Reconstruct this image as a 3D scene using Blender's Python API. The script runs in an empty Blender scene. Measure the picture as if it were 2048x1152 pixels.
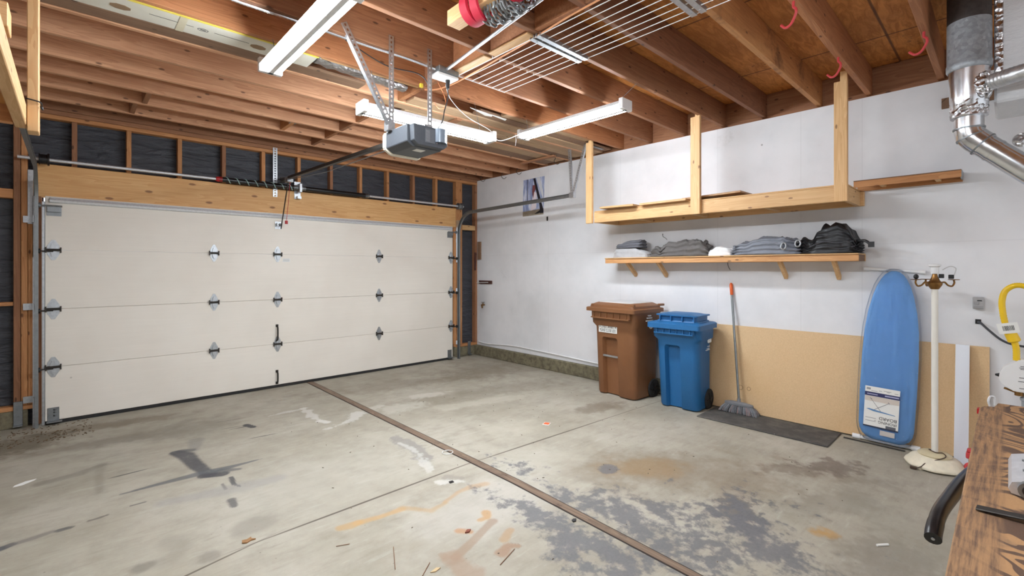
WORLD=.7; EXPO=0.72; LAMP=94.0
import bpy, bmesh, math, random
from mathutils import Vector, Matrix, Euler, noise
random.seed(7)
S=bpy.context.scene
COL=S.collection
V=Vector
# ---------------------------------------------------------------- colours / materials
def lin(r,g,b):
    def f(c):
        c/=255.
        return c/12.92 if c<=.04045 else ((c+.055)/1.055)**2.4
    return (f(r),f(g),f(b),1)
class NT:
    """small helper around a material node tree"""
    def __init__(s,name):
        s.m=bpy.data.materials.new(name); s.m.use_nodes=True
        s.t=s.m.node_tree; s.n=s.t.nodes; s.n.clear()
        s.out=s.n.new('ShaderNodeOutputMaterial')
    def N(s,typ,inp=None,**kw):
        n=s.n.new('ShaderNode'+typ)
        for k,v in kw.items(): setattr(n,k,v)
        if inp:
            for k,v in inp.items():
                if isinstance(v,bpy.types.NodeSocket): s.t.links.new(v,n.inputs[k])
                else: n.inputs[k].default_value=v
        return n
    def mix(s,fac,a,b,blend='MIX'):
        n=s.N('Mix',data_type='RGBA',blend_type=blend)
        for i,v in ((0,fac),(6,a),(7,b)):
            if isinstance(v,bpy.types.NodeSocket): s.t.links.new(v,n.inputs[i])
            else: n.inputs[i].default_value=v
        return n.outputs[2]
    def math(s,op,a,b=0.,clamp=False):
        n=s.N('Math',operation=op,use_clamp=clamp)
        for i,v in ((0,a),(1,b)):
            if isinstance(v,bpy.types.NodeSocket): s.t.links.new(v,n.inputs[i])
            else: n.inputs[i].default_value=v
        return n.outputs[0]
    def ramp(s,fac,stops):
        n=s.N('ValToRGB',{0:fac}); e=n.color_ramp.elements
        while len(e)<len(stops): e.new(.5)
        for q,(p,c) in zip(e,stops): q.position=p; q.color=c if len(c)==4 else (*c,1)
        return n.outputs[0]
    def smooth(s,v,lo,hi,a=0.,b=1.):
        n=s.N('MapRange',{'Value':v,'From Min':lo,'From Max':hi,'To Min':a,'To Max':b},interpolation_type='SMOOTHSTEP')
        return n.outputs[0]
    def noise(s,vec,scale,detail=4,rough=.55,dist=0.):
        return s.N('TexNoise',{'Vector':vec,'Scale':scale,'Detail':detail,'Roughness':rough,'Distortion':dist}).outputs[0]
    def bsdf(s,color,rough=.5,metal=0.,bump=None,bstr=.2,bdist=.01,**kw):
        d={'Base Color':color,'Roughness':rough,'Metallic':metal}; d.update(kw)
        b=s.N('BsdfPrincipled',d)
        if bump is not None:
            bn=s.N('Bump',{'Height':bump,'Strength':bstr,'Distance':bdist})
            s.t.links.new(bn.outputs[0],b.inputs['Normal'])
        s.t.links.new(b.outputs[0],s.out.inputs[0]); return s.m
def plain(name,rgb,rough=.5,metal=0.,var=.06,scale=18.,bstr=.08,**kw):
    t=NT(name); c=lin(*rgb); tc=t.N('TexCoord').outputs['Object']
    n=t.noise(tc,scale,4)
    col=t.mix(n,tuple(x*(1-var*1.6) for x in c[:3])+(1,),tuple(min(1,x*(1+var*1.6)) for x in c[:3])+(1,))
    return t.bsdf(col,rough,metal,n,bstr,.004,**kw)
def wood(name,light,dark,axis='x',rough=.65,knots=.5,scale=1.,contrast=1.,stain=None,knotcol=None):
    t=NT(name); tc=t.N('TexCoord').outputs['Object']
    rnd=t.N('ObjectInfo').outputs['Random']
    off=t.N('VectorMath',{0:tc},operation='ADD')
    cmb=t.N('CombineXYZ',{0:t.math('MULTIPLY',rnd,13.),1:t.math('MULTIPLY',rnd,29.),2:t.math('MULTIPLY',rnd,7.)})
    t.t.links.new(cmb.outputs[0],off.inputs[1]); o=off.outputs[0]
    s1={'x':(.7,11,11),'y':(11,.7,11),'z':(11,11,.7)}[axis]
    s2={'x':(1.6,60,60),'y':(60,1.6,60),'z':(60,60,1.6)}[axis]
    s3={'x':(3.2,6,6),'y':(6,3.2,6),'z':(6,6,3.2)}[axis]
    a=t.N('Mapping',{0:o,3:tuple(q*scale for q in s1)}).outputs[0]
    b=t.N('Mapping',{0:o,3:tuple(q*scale for q in s2)}).outputs[0]
    sx=t.N('SeparateXYZ',{0:o}).outputs; ai='xyz'.index(axis); oth=[q for q in range(3) if q!=ai]
    k=t.N('CombineXYZ',{0:t.math('MULTIPLY',sx[ai],2.4*scale),1:t.math('MULTIPLY',t.math('ADD',sx[oth[0]],sx[oth[1]]),6.*scale)}).outputs[0]
    n1=t.noise(a,1.3,3,.5,1.2); rings=t.math('FRACT',t.math('MULTIPLY',n1,7.))
    rings=t.smooth(rings,0,1)
    n2=t.noise(b,1.,4,.6)
    f=t.math('ADD',t.math('MULTIPLY',rings,.45*contrast),t.math('MULTIPLY',n2,.7),True)
    L=lin(*light);D=lin(*dark)
    col=t.mix(f,L,D)
    big=t.noise(o,1.7,3)
    col=t.mix(t.smooth(big,.35,.7,0,.35),col,D)
    tint=t.math('ADD',t.math('MULTIPLY',rnd,.22),.89)
    hsv=t.N('HueSaturation',{'Value':tint,'Color':col}); col=hsv.outputs[0]
    if stain is not None:
        col=t.mix(t.smooth(t.noise(o,2.2,6,.7),.52,.68,0,.75),col,lin(*stain))
    if knots:
        vor=t.N('TexVoronoi',{'Vector':k,'Scale':1.,'Randomness':1.},voronoi_dimensions='2D').outputs['Distance']
        vor=t.math('ADD',vor,t.math('MULTIPLY',t.noise(o,40,2),.03))
        sel=t.smooth(vor,.025+.03*knots,.045+.05*knots,1,0)
        kc=knotcol or tuple(int(q*.5) for q in dark)
        col=t.mix(t.math('MULTIPLY',sel,.75),col,lin(*kc))
    return t.bsdf(col,rough,0,n2,.25,.003)
def metal(name,rgb=(190,192,195),rough=.35,spots=0.,scale=30,met=.9):
    t=NT(name); tc=t.N('TexCoord').outputs['Object']; c=lin(*rgb)
    n=t.noise(tc,scale,5,.65)
    col=t.mix(n,tuple(x*.65 for x in c[:3])+(1,),tuple(min(1,x*1.2) for x in c[:3])+(1,))
    if spots:
        v=t.N('TexVoronoi',{'Vector':tc,'Scale':scale*1.6}).outputs['Color']
        g=t.N('RGBToBW',{0:v}).outputs[0]
        col=t.mix(t.math('MULTIPLY',g,spots),col,tuple(x*.45 for x in c[:3])+(1,))
    r=t.math('ADD',t.math('MULTIPLY',n,.25),rough-.1)
    return t.bsdf(col,r,met,n,.1,.002)
def emit(name,rgb,strength):
    t=NT(name); e=t.N('Emission',{0:lin(*rgb),1:strength}); t.t.links.new(e.outputs[0],t.out.inputs[0]); return t.m

PINE={a:wood('pine_'+a,(228,192,142),(200,154,102),a,.6,.55,knotcol=(105,62,32)) for a in 'xyz'}
FIR={a:wood('fir_'+a,(212,156,104),(172,114,68),a,.7,.6,knotcol=(85,45,25)) for a in 'xyz'}
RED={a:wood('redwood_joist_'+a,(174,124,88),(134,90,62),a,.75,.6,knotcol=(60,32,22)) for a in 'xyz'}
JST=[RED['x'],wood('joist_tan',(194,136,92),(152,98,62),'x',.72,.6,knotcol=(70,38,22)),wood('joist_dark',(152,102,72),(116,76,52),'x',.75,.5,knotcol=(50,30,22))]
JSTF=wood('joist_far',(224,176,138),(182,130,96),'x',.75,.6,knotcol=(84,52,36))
JSTL=wood('joist_light',(212,158,102),(178,122,74),'x',.7,.5,stain=(96,62,40),knotcol=(80,48,28))
OLD=wood('weathered_plank',(197,168,134),(150,118,88),'x',.75,.3,1.,.7)
OLDB=wood('brown_plank',(150,118,92),(112,84,64),'x',.75,.3,1.,.7)
HDR=wood('header_fir',(240,198,140),(208,152,90),'x',.6,1.0,.8,.9,knotcol=(110,60,30))
CLOSETRED=wood('dark_red_wood',(96,52,42),(66,34,28),'y',.6,.2)
STRIPW=wood('floor_strip_wood',(146,124,104),(98,80,66),'y',.85,0,stain=(58,44,38))
GALV=metal('galvanised_steel',(196,200,204),.38,.25,40)
ZINC=metal('dull_zinc',(150,154,156),.45,.15,30)
SHINY=metal('bright_duct',(214,216,220),.2,0,14,1.)
FOIL_T=NT('crinkled_foil')
def _foil():
    t=FOIL_T; tc=t.N('TexCoord').outputs['Object']
    v=t.N('TexVoronoi',{'Vector':tc,'Scale':34.,'Randomness':1.}).outputs['Distance']
    n=t.noise(tc,20,4); h=t.math('ADD',v,n)
    return t.bsdf(t.mix(n,lin(150,150,152),lin(235,235,238)),.28,1.,h,.9,.012)
FOIL=_foil()
STEELW=metal('brushed_bright_steel',(222,225,228),.42,0,60,.55)
DKPIPE=metal('mottled_flue',(176,182,188),.45,.8,34,.4)
DARKST=metal('dark_steel',(70,66,62),.5,.2,40,.8)
WHITE=plain('white_paint',(232,232,232),.4,var=.02)
WIRE=plain('white_wire_coating',(228,228,226),.35,var=.02)
BLACKP=plain('black_plastic',(24,24,26),.45,var=.1)
BLACKG=plain('black_enamel',(20,20,22),.3,var=.1)
RUBBER=plain('black_rubber',(38,37,37),.8,var=.2)
GREYP=plain('grey_plastic',(128,130,134),.5)
REDP=plain('red_paint',(176,30,34),.4)
REDV=plain('red_vinyl',(196,66,70),.4)
REDCL=plain('red_webbing',(196,30,58),.7,var=.15)
ORANGE=plain('orange_plastic',(214,92,34),.4)
BRASS=metal('aged_brass',(150,112,66),.4,.1,30)
COPPER=metal('copper_pipe',(190,120,80),.3,0,20)
YEL=plain('yellow_coating',(238,196,28),.4,var=.04)
CREAM=plain('cream_plastic',(236,231,214),.45,var=.03)
LABELW=plain('paper_label',(232,232,228),.6,var=.02)
INK=plain('black_ink',(30,30,32),.6,var=.02)
INKG=plain('grey_ink',(150,150,152),.6,var=.02)
WHITEINK=plain('white_ink',(228,230,230),.5,var=.02)
# ---------------------------------------------------------------- geometry helpers
class B:
    def __init__(s): s.bm=bmesh.new()
    def _xf(s,vs,M):
        if M is not None: bmesh.ops.transform(s.bm,matrix=M,verts=vs)
    def box(s,x0,x1,y0,y1,z0,z1,M=None,bev=0.,seg=1):
        vs=[s.bm.verts.new(p) for p in ((x0,y0,z0),(x1,y0,z0),(x1,y1,z0),(x0,y1,z0),(x0,y0,z1),(x1,y0,z1),(x1,y1,z1),(x0,y1,z1))]
        fs=[s.bm.faces.new([vs[i] for i in f]) for f in ((3,2,1,0),(4,5,6,7),(0,1,5,4),(1,2,6,5),(2,3,7,6),(3,0,4,7))]
        s._xf(vs,M)
        if bev:
            es=list({e for f in fs for e in f.edges})
            bmesh.ops.bevel(s.bm,geom=es,offset=bev,segments=seg,affect='EDGES',profile=.5)
        return s
    def beam(s,p,q,w,h,up=(0,0,1),bev=0.):
        """rectangular bar from p to q: w across, h along up"""
        p=V(p);q=V(q);d=q-p;L=d.length;d.normalize()
        x=d.cross(V(up)).normalized(); u=x.cross(d).normalized()
        M=Matrix((x,d,u)).transposed().to_4x4(); M.translation=p
        return s.box(-w/2,w/2,0,L,-h/2,h/2,M,bev)
    def cyl(s,p,q,r,seg=14,r2=None,cap=True):
        p=V(p);q=V(q); r2=r if r2 is None else r2
        return s.tube([p,q],[r,r2],seg,cap=cap)
    def tube(s,pts,r,seg=8,closed=False,cap=True):
        pts=[V(p) for p in pts]; n=len(pts)
        rs=r if isinstance(r,(list,tuple)) else [r]*n
        tang=[]
        for i in range(n):
            if closed: a,b=pts[(i-1)%n],pts[(i+1)%n]
            else: a,b=pts[max(i-1,0)],pts[min(i+1,n-1)]
            tang.append((b-a).normalized())
        t0=tang[0]; u=V((0,0,1)) if abs(t0.z)<.9 else V((1,0,0))
        u=(u-t0*u.dot(t0)).normalized(); rings=[]
        for i in range(n):
            t=tang[i]; u=(u-t*u.dot(t)).normalized(); w=t.cross(u)
            rings.append([s.bm.verts.new(pts[i]+(u*math.cos(2*math.pi*k/seg)+w*math.sin(2*math.pi*k/seg))*rs[i]) for k in range(seg)])
        m=n if closed else n-1
        for i in range(m):
            a=rings[i];b=rings[(i+1)%n]
            for k in range(seg): s.bm.faces.new((a[k],a[(k+1)%seg],b[(k+1)%seg],b[k]))
        if cap and not closed:
            s.bm.faces.new(list(reversed(rings[0]))); s.bm.faces.new(rings[-1])
        return s
    def loft(s,rings,cap=True):
        R=[[s.bm.verts.new(p) for p in r] for r in rings]; n=len(R[0])
        for a,b in zip(R,R[1:]):
            for k in range(n): s.bm.faces.new((a[k],a[(k+1)%n],b[(k+1)%n],b[k]))
        if cap: s.bm.faces.new(list(reversed(R[0]))); s.bm.faces.new(R[-1])
        return s
    def lathe(s,prof,c=(0,0,0),seg=32,M=None,flute=None):
        rings=[]
        for r,z in prof:
            ring=[]
            for k in range(seg):
                a=2*math.pi*k/seg; rr=max(r,1e-4)*(flute(a,z) if flute else 1)
                p=V((rr*math.cos(a),rr*math.sin(a),z))
                ring.append((M@p if M else p)+V(c))
            rings.append(ring)
        return s.loft(rings)
    def prism(s,poly,vec):
        vec=V(vec); a=[s.bm.verts.new(p) for p in poly]; b=[s.bm.verts.new(V(p)+vec) for p in poly]; n=len(a)
        s.bm.faces.new(list(reversed(a))); s.bm.faces.new(b)
        for k in range(n): s.bm.faces.new((a[k],a[(k+1)%n],b[(k+1)%n],b[k]))
        return s
    def ball(s,c,r,sc=(1,1,1),seg=12):
        M=Matrix.Translation(V(c))@Matrix.Diagonal((*[r*q for q in sc],1))
        bmesh.ops.create_uvsphere(s.bm,u_segments=seg,v_segments=max(6,seg//2),radius=1,matrix=M); return s
    def ring(s,c,R,r,M=None,seg=20,rs=8,sc=(1,1)):
        pts=[]
        for k in range(seg):
            a=2*math.pi*k/seg; p=V((R*sc[0]*math.cos(a),R*sc[1]*math.sin(a),0))
            pts.append((M@p if M else p)+V(c))
        return s.tube(pts,r,rs,closed=True)
FR={}
def put(o,name,label=None,cat=None,group=None,kind=None):
    if label: o['label']=label
    if cat: o['category']=cat
    if group: o['group']=group
    if kind: o['kind']=kind
    return o
def thing(name,label,cat,loc=(0,0,0),rz=0.,group=None,local=False):
    o=bpy.data.objects.new(name,None); COL.objects.link(o); o.empty_display_size=.05
    o.location=loc; o.rotation_euler=(0,0,rz); FR[o]=V((0,0,0)) if local else V(loc)
    return put(o,name,label,cat,group)
def mesh(b,name,mat,parent=None,smooth=False,origin=None,label=None,ang=35,recalc=True):
    """link what b holds as ONE mesh object"""
    bm=b.bm if isinstance(b,B) else b
    if recalc: bmesh.ops.recalc_face_normals(bm,faces=bm.faces)
    off=FR[parent] if parent is not None else (V(origin) if origin is not None else V((0,0,0)))
    if off.length>0: bmesh.ops.translate(bm,vec=-off,verts=bm.verts)
    me=bpy.data.meshes.new(name); bm.to_mesh(me); bm.free()
    for mm in (mat if isinstance(mat,(list,tuple)) else [mat]): me.materials.append(mm)
    if smooth:
        me.polygons.foreach_set('use_smooth',[len(p.vertices)<=4 for p in me.polygons]); me.set_sharp_from_angle(angle=math.radians(ang))
    o=bpy.data.objects.new(name,me); COL.objects.link(o)
    if parent is not None: o.parent=parent
    else: o.location=off
    FR[o]=off
    if label: o['label']=label
    return o
def solo(b,name,mat,label,cat,group=None,kind=None,origin=None,smooth=False,ang=35):
    """a thing that is a single mesh, origin at its base centre"""
    bm=b.bm
    if origin is None:
        xs=[v.co for v in bm.verts]
        origin=V(((min(v.x for v in xs)+max(v.x for v in xs))/2,(min(v.y for v in xs)+max(v.y for v in xs))/2,min(v.z for v in xs)))
    return put(mesh(b,name,mat,None,smooth,origin,ang=ang),name,label,cat,group,kind)
def struct(b,name,mat): 
    o=mesh(b,name,mat); o['kind']='structure'; return o
def lumber(name,x0,x1,y0,y1,z0,z1,mat,label,cat,group=None,bev=.003):
    return solo(B().box(x0,x1,y0,y1,z0,z1,bev=bev),name,mat,label,cat,group)
def boolean(b,cutters):
    """subtract cutter solids from b (temporary objects only)"""
    bmesh.ops.recalc_face_normals(b.bm,faces=b.bm.faces)
    me=bpy.data.meshes.new('tmp'); b.bm.to_mesh(me); b.bm.free(); o=bpy.data.objects.new('tmp',me); COL.objects.link(o); tmp=[o]
    for c in cutters:
        bmesh.ops.recalc_face_normals(c.bm,faces=c.bm.faces)
        mc=bpy.data.meshes.new('tmpc'); c.bm.to_mesh(mc); c.bm.free(); oc=bpy.data.objects.new('tmpc',mc); COL.objects.link(oc); tmp.append(oc)
        md=o.modifiers.new('b','BOOLEAN'); md.object=oc; md.operation='DIFFERENCE'; md.solver='EXACT'
    bpy.context.view_layer.update()
    dg=bpy.context.evaluated_depsgraph_get(); r=bpy.data.meshes.new_from_object(o.evaluated_get(dg))
    nb=B(); nb.bm.from_mesh(r)
    for q in tmp: bpy.data.objects.remove(q)
    bpy.data.meshes.remove(r); return nb
def axes(pos,x,y):
    x=V(x).normalized();y=V(y).normalized();z=x.cross(y)
    M=Matrix((x,y,z)).transposed().to_4x4(); M.translation=V(pos); return M
def text(body,size,M,mat,name,parent,align='CENTER',sx=1.,ext=.0004,space=1.):
    c=bpy.data.curves.new('tmpt','FONT'); c.body=body; c.size=size; c.align_x=align; c.align_y='CENTER'; c.extrude=ext; c.space_line=space; c.resolution_u=3
    o=bpy.data.objects.new('tmpt',c); COL.objects.link(o); bpy.context.view_layer.update()
    me=bpy.data.meshes.new_from_object(o.evaluated_get(bpy.context.evaluated_depsgraph_get()))
    bpy.data.objects.remove(o)
    b=B(); b.bm.from_mesh(me); bpy.data.meshes.remove(me)
    bmesh.ops.transform(b.bm,matrix=M@Matrix.Diagonal((sx,1,1,1)),verts=b.bm.verts)
    return mesh(b,name,mat,parent)
def arc(c,r,a0,a1,n,u,w):
    c=V(c);u=V(u);w=V(w)
    return [c+u*r*math.cos(math.radians(a0+(a1-a0)*i/n))+w*r*math.sin(math.radians(a0+(a1-a0)*i/n)) for i in range(n+1)]
def smoothpts(pts,n=6):
    """Catmull-Rom through pts"""
    P=[V(p) for p in pts]; out=[]
    for i in range(len(P)-1):
        p0=P[max(i-1,0)];p1=P[i];p2=P[i+1];p3=P[min(i+2,len(P)-1)]
        for k in range(n):
            t=k/n; out.append(.5*((2*p1)+(p2-p0)*t+(2*p0-5*p1+4*p2-p3)*t*t+(3*p1-p0-3*p2+p3)*t**3))
    return out+[P[-1]]
ORD=['first','second','third','fourth','fifth','sixth','seventh','eighth','ninth','tenth','eleventh','twelfth','thirteenth','fourteenth','fifteenth']
# ================================================================= camera, world
H=1.45; TH=math.atan2(1024-145,934.)
cam=bpy.data.cameras.new('camera'); co=bpy.data.objects.new('camera',cam); COL.objects.link(co)
cam.sensor_width=36; cam.lens=36*934/2048; cam.shift_y=-39/2048; cam.clip_start=.02
co.location=(0,0,H); co.rotation_euler=(math.pi/2,0,-TH); S.camera=co
w=bpy.data.worlds.new('sky'); S.world=w; w.use_nodes=True
w.node_tree.nodes['Background'].inputs[0].default_value=(.93,.96,1,1); w.node_tree.nodes['Background'].inputs[1].default_value=WORLD
S.view_settings.view_transform='Standard'; S.view_settings.look='None'; S.view_settings.gamma=1; S.view_settings.exposure=EXPO
S.view_settings.use_curve_mapping=False
# ================================================================= floor
t=NT('stained_concrete'); geo=t.N('TexCoord').outputs['Object']
nb=t.noise(geo,1.1,5,.6); nm=t.noise(geo,5.,6,.65); nf=t.noise(geo,60.,3,.6); nh=t.noise(geo,16.,6,.75)
ms=t.N('Mapping',{0:geo,2:(0,0,.35),3:(3,14,1)}).outputs[0]; nst=t.noise(ms,1.6,5,.65)
col=t.mix(t.smooth(nb,.3,.7),lin(176,170,156),lin(154,147,131))
col=t.mix(t.smooth(nm,.42,.75,0,.45),col,lin(138,131,116))
col=t.mix(t.smooth(nst,.5,.75,0,.4),col,lin(130,123,108))
col=t.mix(t.smooth(nst,.45,.25,0,.4),col,lin(190,187,176))
col=t.mix(t.math('MULTIPLY',nf,.22),col,lin(118,112,100))
vr=t.N('TexVoronoi',{'Vector':geo,'Scale':9.}).outputs['Distance']
col=t.mix(t.smooth(vr,.05,.02,0,.55),col,lin(86,78,68))
n_edge=t.math('SUBTRACT',nm,.5); n_fine=t.math('SUBTRACT',nh,.5)
DG=(72,74,80)
STAINS=[
 ((2.33,1.62),(.14,.62),0,DG,.9,.4,1.4,2.2),((2.55,1.08),(.42,.36),-25,DG,.85,.5,1.6,2.6),((2.85,1.1),(.2,.12),20,(84,80,80),.7,.5,1.2,2.4),
 ((2.0,1.45),(.12,.62),3,DG,.9,.4,1.4,2.2),((1.9,1.25),(.2,.28),0,DG,.8,.5,1.6,2.6),((2.3,.75),(.5,.3),0,DG,.5,.8,1.6,2.6),
 ((3.2,1.55),(.75,.32),-42,(112,94,72),.5,1.2,.8,.8),((3.05,1.78),(.3,.14),-40,(140,110,66),.5,1.,.8,.8),((2.82,1.98),(.07,.06),0,(96,96,100),.8,.4,.6,1.),
 ((4.05,.9),(.22,.1),-40,(104,92,82),.75,.5,1.2,1.4),((3.75,1.1),(.25,.1),-45,(110,98,86),.6,.7,1.2,1.4),((3.0,.7),(.1,.06),-60,(170,128,62),.75,.6,.8,1.),
 ((3.5,.72),(.45,.12),-20,(118,110,98),.4,1.,1.4,1.4),((2.9,.45),(.3,.2),0,(112,104,94),.5,1.,1.2,1.4),((3.35,.35),(.35,.2),30,(140,136,122),.4,1.,1.2,1.4),
 ((1.2,4.42),(.11,.007),-5,(70,68,66),.6,.4,.2,.3),((1.1,5.1),(.16,.01),-8,(84,80,76),.5,.4,.3,.4),((.3,5.7),(.45,.12),-8,(112,100,82),.6,.9,.8,1.),((-.35,5.55),(.3,.25),0,(96,86,68),.75,.8,.8,1.2),((.05,5.2),(.5,.12),-5,(124,114,98),.45,1.,.8,1.),((.8,5.05),(.35,.2),0,(118,112,102),.45,1.2,.8,1.),
 ((3.6,4.2),(1.1,.22),-14,(122,114,98),.45,1.2,1.,1.2),((3.0,5.2),(.9,.25),-14,(120,110,94),.45,1.2,1.,1.2),((4.2,5.1),(.5,.4),0,(118,108,92),.5,1.2,1.,1.2),((3.0,4.55),(.25,.08),-14,(196,190,178),.6,.9,1.,1.2),((3.3,3.9),(.6,.1),-14,(190,184,170),.4,.9,1.,1.2),((4.05,2.92),(.3,.12),-10,(116,104,88),.65,.8,.8,1.),((2.9,3.1),(.3,.2),0,(182,176,160),.4,1.2,.8,1.),((2.5,4.35),(.2,.12),-10,(192,188,176),.55,.9,1.,1.4),
 ((1.2,3.2),(.6,.5),0,(184,180,168),.35,1.4,.8,.8),((1.9,2.2),(.5,.3),0,(188,184,176),.4,1.2,.8,.8),((.75,2.9),(.12,.1),0,(118,112,102),.45,1.,.6,.8),((.5,2.75),(.06,.05),0,(112,106,98),.5,.8,.6,.8),((2.5,2.45),(.3,.2),0,(186,182,168),.4,1.2,.8,.8)]
import numpy as np
GX0,GX1,GY0,GY1,GS=-.7,4.94,-.2,6.18,.0105
nx=int((GX1-GX0)/GS)+1; ny=int((GY1-GY0)/GS)+1
gx=np.linspace(GX0,GX1,nx); gy=np.linspace(GY0,GY1,ny); GXX,GYY=np.meshgrid(gx,gy)
def vnoise(x,y,f,seed,octv=4,rough=.55):
    tot=np.zeros_like(x); amp=1.; nrm=0.
    for o in range(octv):
        r=np.random.RandomState(seed*31+o).rand(256,256)
        xs=x*f+100; ys=y*f+100; xi=np.floor(xs).astype(int); yi=np.floor(ys).astype(int); fx=xs-xi; fy=ys-yi
        fx=fx*fx*(3-2*fx); fy=fy*fy*(3-2*fy); a=xi%256; b_=yi%256; a1=(xi+1)%256; b1=(yi+1)%256
        tot+=amp*((r[a,b_]*(1-fx)+r[a1,b_]*fx)*(1-fy)+(r[a,b1]*(1-fx)+r[a1,b1]*fx)*fy); nrm+=amp; amp*=rough; f*=2
    return tot/nrm
N1=vnoise(GXX,GYY,5.,1)-.5; N2=vnoise(GXX,GYY,17.,2,4,.7)-.5
SC=np.zeros((ny,nx,3)); SA=np.zeros((ny,nx)); DK=np.zeros((ny,nx))
for c,rad,rot,rgb,alpha,edge,amt,fine in STAINS:
    a=math.radians(rot); dx=GXX-c[0]; dy=GYY-c[1]; u=(dx*math.cos(a)+dy*math.sin(a))/rad[0]; v=(-dx*math.sin(a)+dy*math.cos(a))/rad[1]
    d=np.sqrt(u*u+v*v)+N1*amt*1.6+N2*fine*1.2
    if rgb==DG:
        DK=np.maximum(DK,np.clip((1.75-d)/1.7,0,1)*alpha/.9); continue
    f=np.clip((1+edge/2-d)/edge,0,1); f=f*f*(3-2*f)*alpha
    cl=np.array(lin(*rgb)[:3]); na=f+SA*(1-f)
    SC=np.where(na[...,None]>1e-5,(cl*f[...,None]+SC*(SA*(1-f))[...,None])/np.maximum(na,1e-5)[...,None],SC); SA=na
def fl(px,py):      # where the floor is seen at a photo pixel
    u=(px-1024)/934.; v=(537-py)/934.; k=-H/v; sn,cs=math.sin(TH),math.cos(TH); return ((sn+cs*u)*k,(cs-sn*u)*k)
BK=(66,66,70); WH=(194,191,184); OR_=(172,144,104); BN=(146,124,104)
for pts,wds,rgb,alpha,soft,amt in [
 ([(352,905),(372,911),(392,930),(420,950)],[.045,.06,.05,.04],BK,.9,.5,.25),([(360,902),(384,900)],[.03,.03],BK,.8,.7,.25),([(392,880),(388,900)],[.05,.04],(112,110,106),.5,1.,.4),
 ([(240,989),(300,973),(400,947),(460,934),(525,917)],[.006,.022,.04,.03,.006],(84,86,90),.8,.6,.25),([(408,952),(445,948)],[.04,.04],(64,64,68),.9,.4,.3),([(440,942),(478,938)],[.035,.02],(78,80,84),.7,.8,.4),
 ([(445,968),(452,978)],[.012,.012],(80,80,80),.6,.6,.3),([(462,955),(468,968),(480,973)],[.018,.016,.006],(66,66,70),.85,.4,.3),
 ([(330,1005),(480,975),(560,955)],[.05,.08,.05],(140,138,136),.45,1.2,.6),([(463,1000),(468,1012)],[.028,.02],(72,72,74),.75,.7,.5),
 ([(0,1098),(22,1090)],[.03,.022],(78,80,84),.9,.4,.4),([(22,1090),(70,1075),(100,1065)],[.02,.025,.02],(112,106,102),.7,.7,.5),([(118,1061),(140,1055)],[.022,.016],(78,76,76),.85,.4,.5),([(178,1042),(215,1030)],[.012,.01],(92,84,80),.75,.5,.5),
 ([(260,1012),(290,1004)],[.007,.011],(80,74,72),.75,.5,.4),([(492,850),(506,854)],[.03,.028],(52,52,56),.92,.35,.35),([(452,861),(490,853)],[.003,.01],(70,68,66),.8,.4,.2),
 ([(80,968),(150,950),(205,930)],[.04,.05,.03],(116,112,102),.6,1.1,.5),([(200,930),(198,985)],[.03,.02],(124,118,106),.45,1.2,.5),([(150,895),(300,870)],[.12,.08],(124,118,106),.45,1.2,.8),([(300,870),(380,840)],[.1,.06],(126,120,108),.4,1.2,.8),
 ([(282,1136),(296,1130)],[.04,.03],(104,100,92),.6,.9,.5),([(345,1080),(360,1100),(340,1120)],[.06,.05,.06],(132,126,114),.4,1.2,.6),
 ([(538,832),(575,824),(608,817)],[.02,.035,.03],WH,0.61,.7,2.4),([(605,817),(622,830),(640,842)],[.04,.035,.03],WH,0.70,.6,2.4),([(640,842),(654,845)],[.04,.04],(206,204,198),.7,.6,.8),([(658,857),(680,850),(706,838),(716,826)],[.04,.045,.045,.05],WH,0.70,.6,2.4),
 ([(790,876),(818,888),(850,915)],[.05,.06,.07],(134,130,124),.75,.6,2.2),([(800,886),(835,905),(848,925),(862,940)],[.012,.022,.03,.025],(196,194,188),.55,.8,3.6),([(760,812),(735,820)],[.05,.05],(198,194,184),.5,.9,1.2),
 ([(880,965),(915,962)],[.03,.035],(200,198,192),.65,.7,2.8),([(895,955),(922,956)],[.035,.035],(138,132,122),.6,.6,2.2),
 ([(682,1056),(700,1052),(716,1046)],[.03,.035,.03],OR_,.85,.7,.6),([(716,1046),(760,1034),(805,1018)],[.03,.022,.022],(186,146,90),.6,.9,.7),([(805,1016),(835,1018),(862,1022),(890,1006)],[.025,.022,.024,.022],OR_,.6,.9,.7),([(890,1004),(915,985),(940,974),(970,968)],[.018,.02,.025,.03],(176,142,100),.55,.9,.8),
 ([(972,1025),(975,1035),(960,1040)],[.028,.025,.02],(176,136,84),.75,.7,.7),([(985,1042),(965,1062),(935,1092),(912,1114)],[.03,.024,.03,.03],BN,.7,.5,.5),([(900,1112),(920,1130),(940,1150)],[.05,.05,.06],(150,122,100),.55,.6,1.),([(882,1108),(905,1122)],[.02,.03],BN,.5,.7,.9),
 ([(918,1062),(940,1064)],[.025,.02],(172,124,78),.7,.7,.5),([(1008,1080),(1020,1060)],[.03,.025],(166,132,92),.6,.7,.8),([(1005,1105),(1015,1092),(1035,1092)],[.04,.03,.02],(146,112,86),.7,.5,.8),([(1200,812),(1240,818)],[.05,.05],(126,114,98),.5,.9,.8)]:
    W_=[fl(*q_) for q_ in pts]; best=np.full_like(GXX,9.)
    for (p0,p1,w0,w1) in zip(W_,W_[1:],wds,wds[1:]):
        ax_,ay_=p1[0]-p0[0],p1[1]-p0[1]; tt=np.clip(((GXX-p0[0])*ax_+(GYY-p0[1])*ay_)/(ax_*ax_+ay_*ay_),0,1)
        best=np.minimum(best,np.hypot(GXX-p0[0]-tt*ax_,GYY-p0[1]-tt*ay_)/(w0+(w1-w0)*tt))
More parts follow.
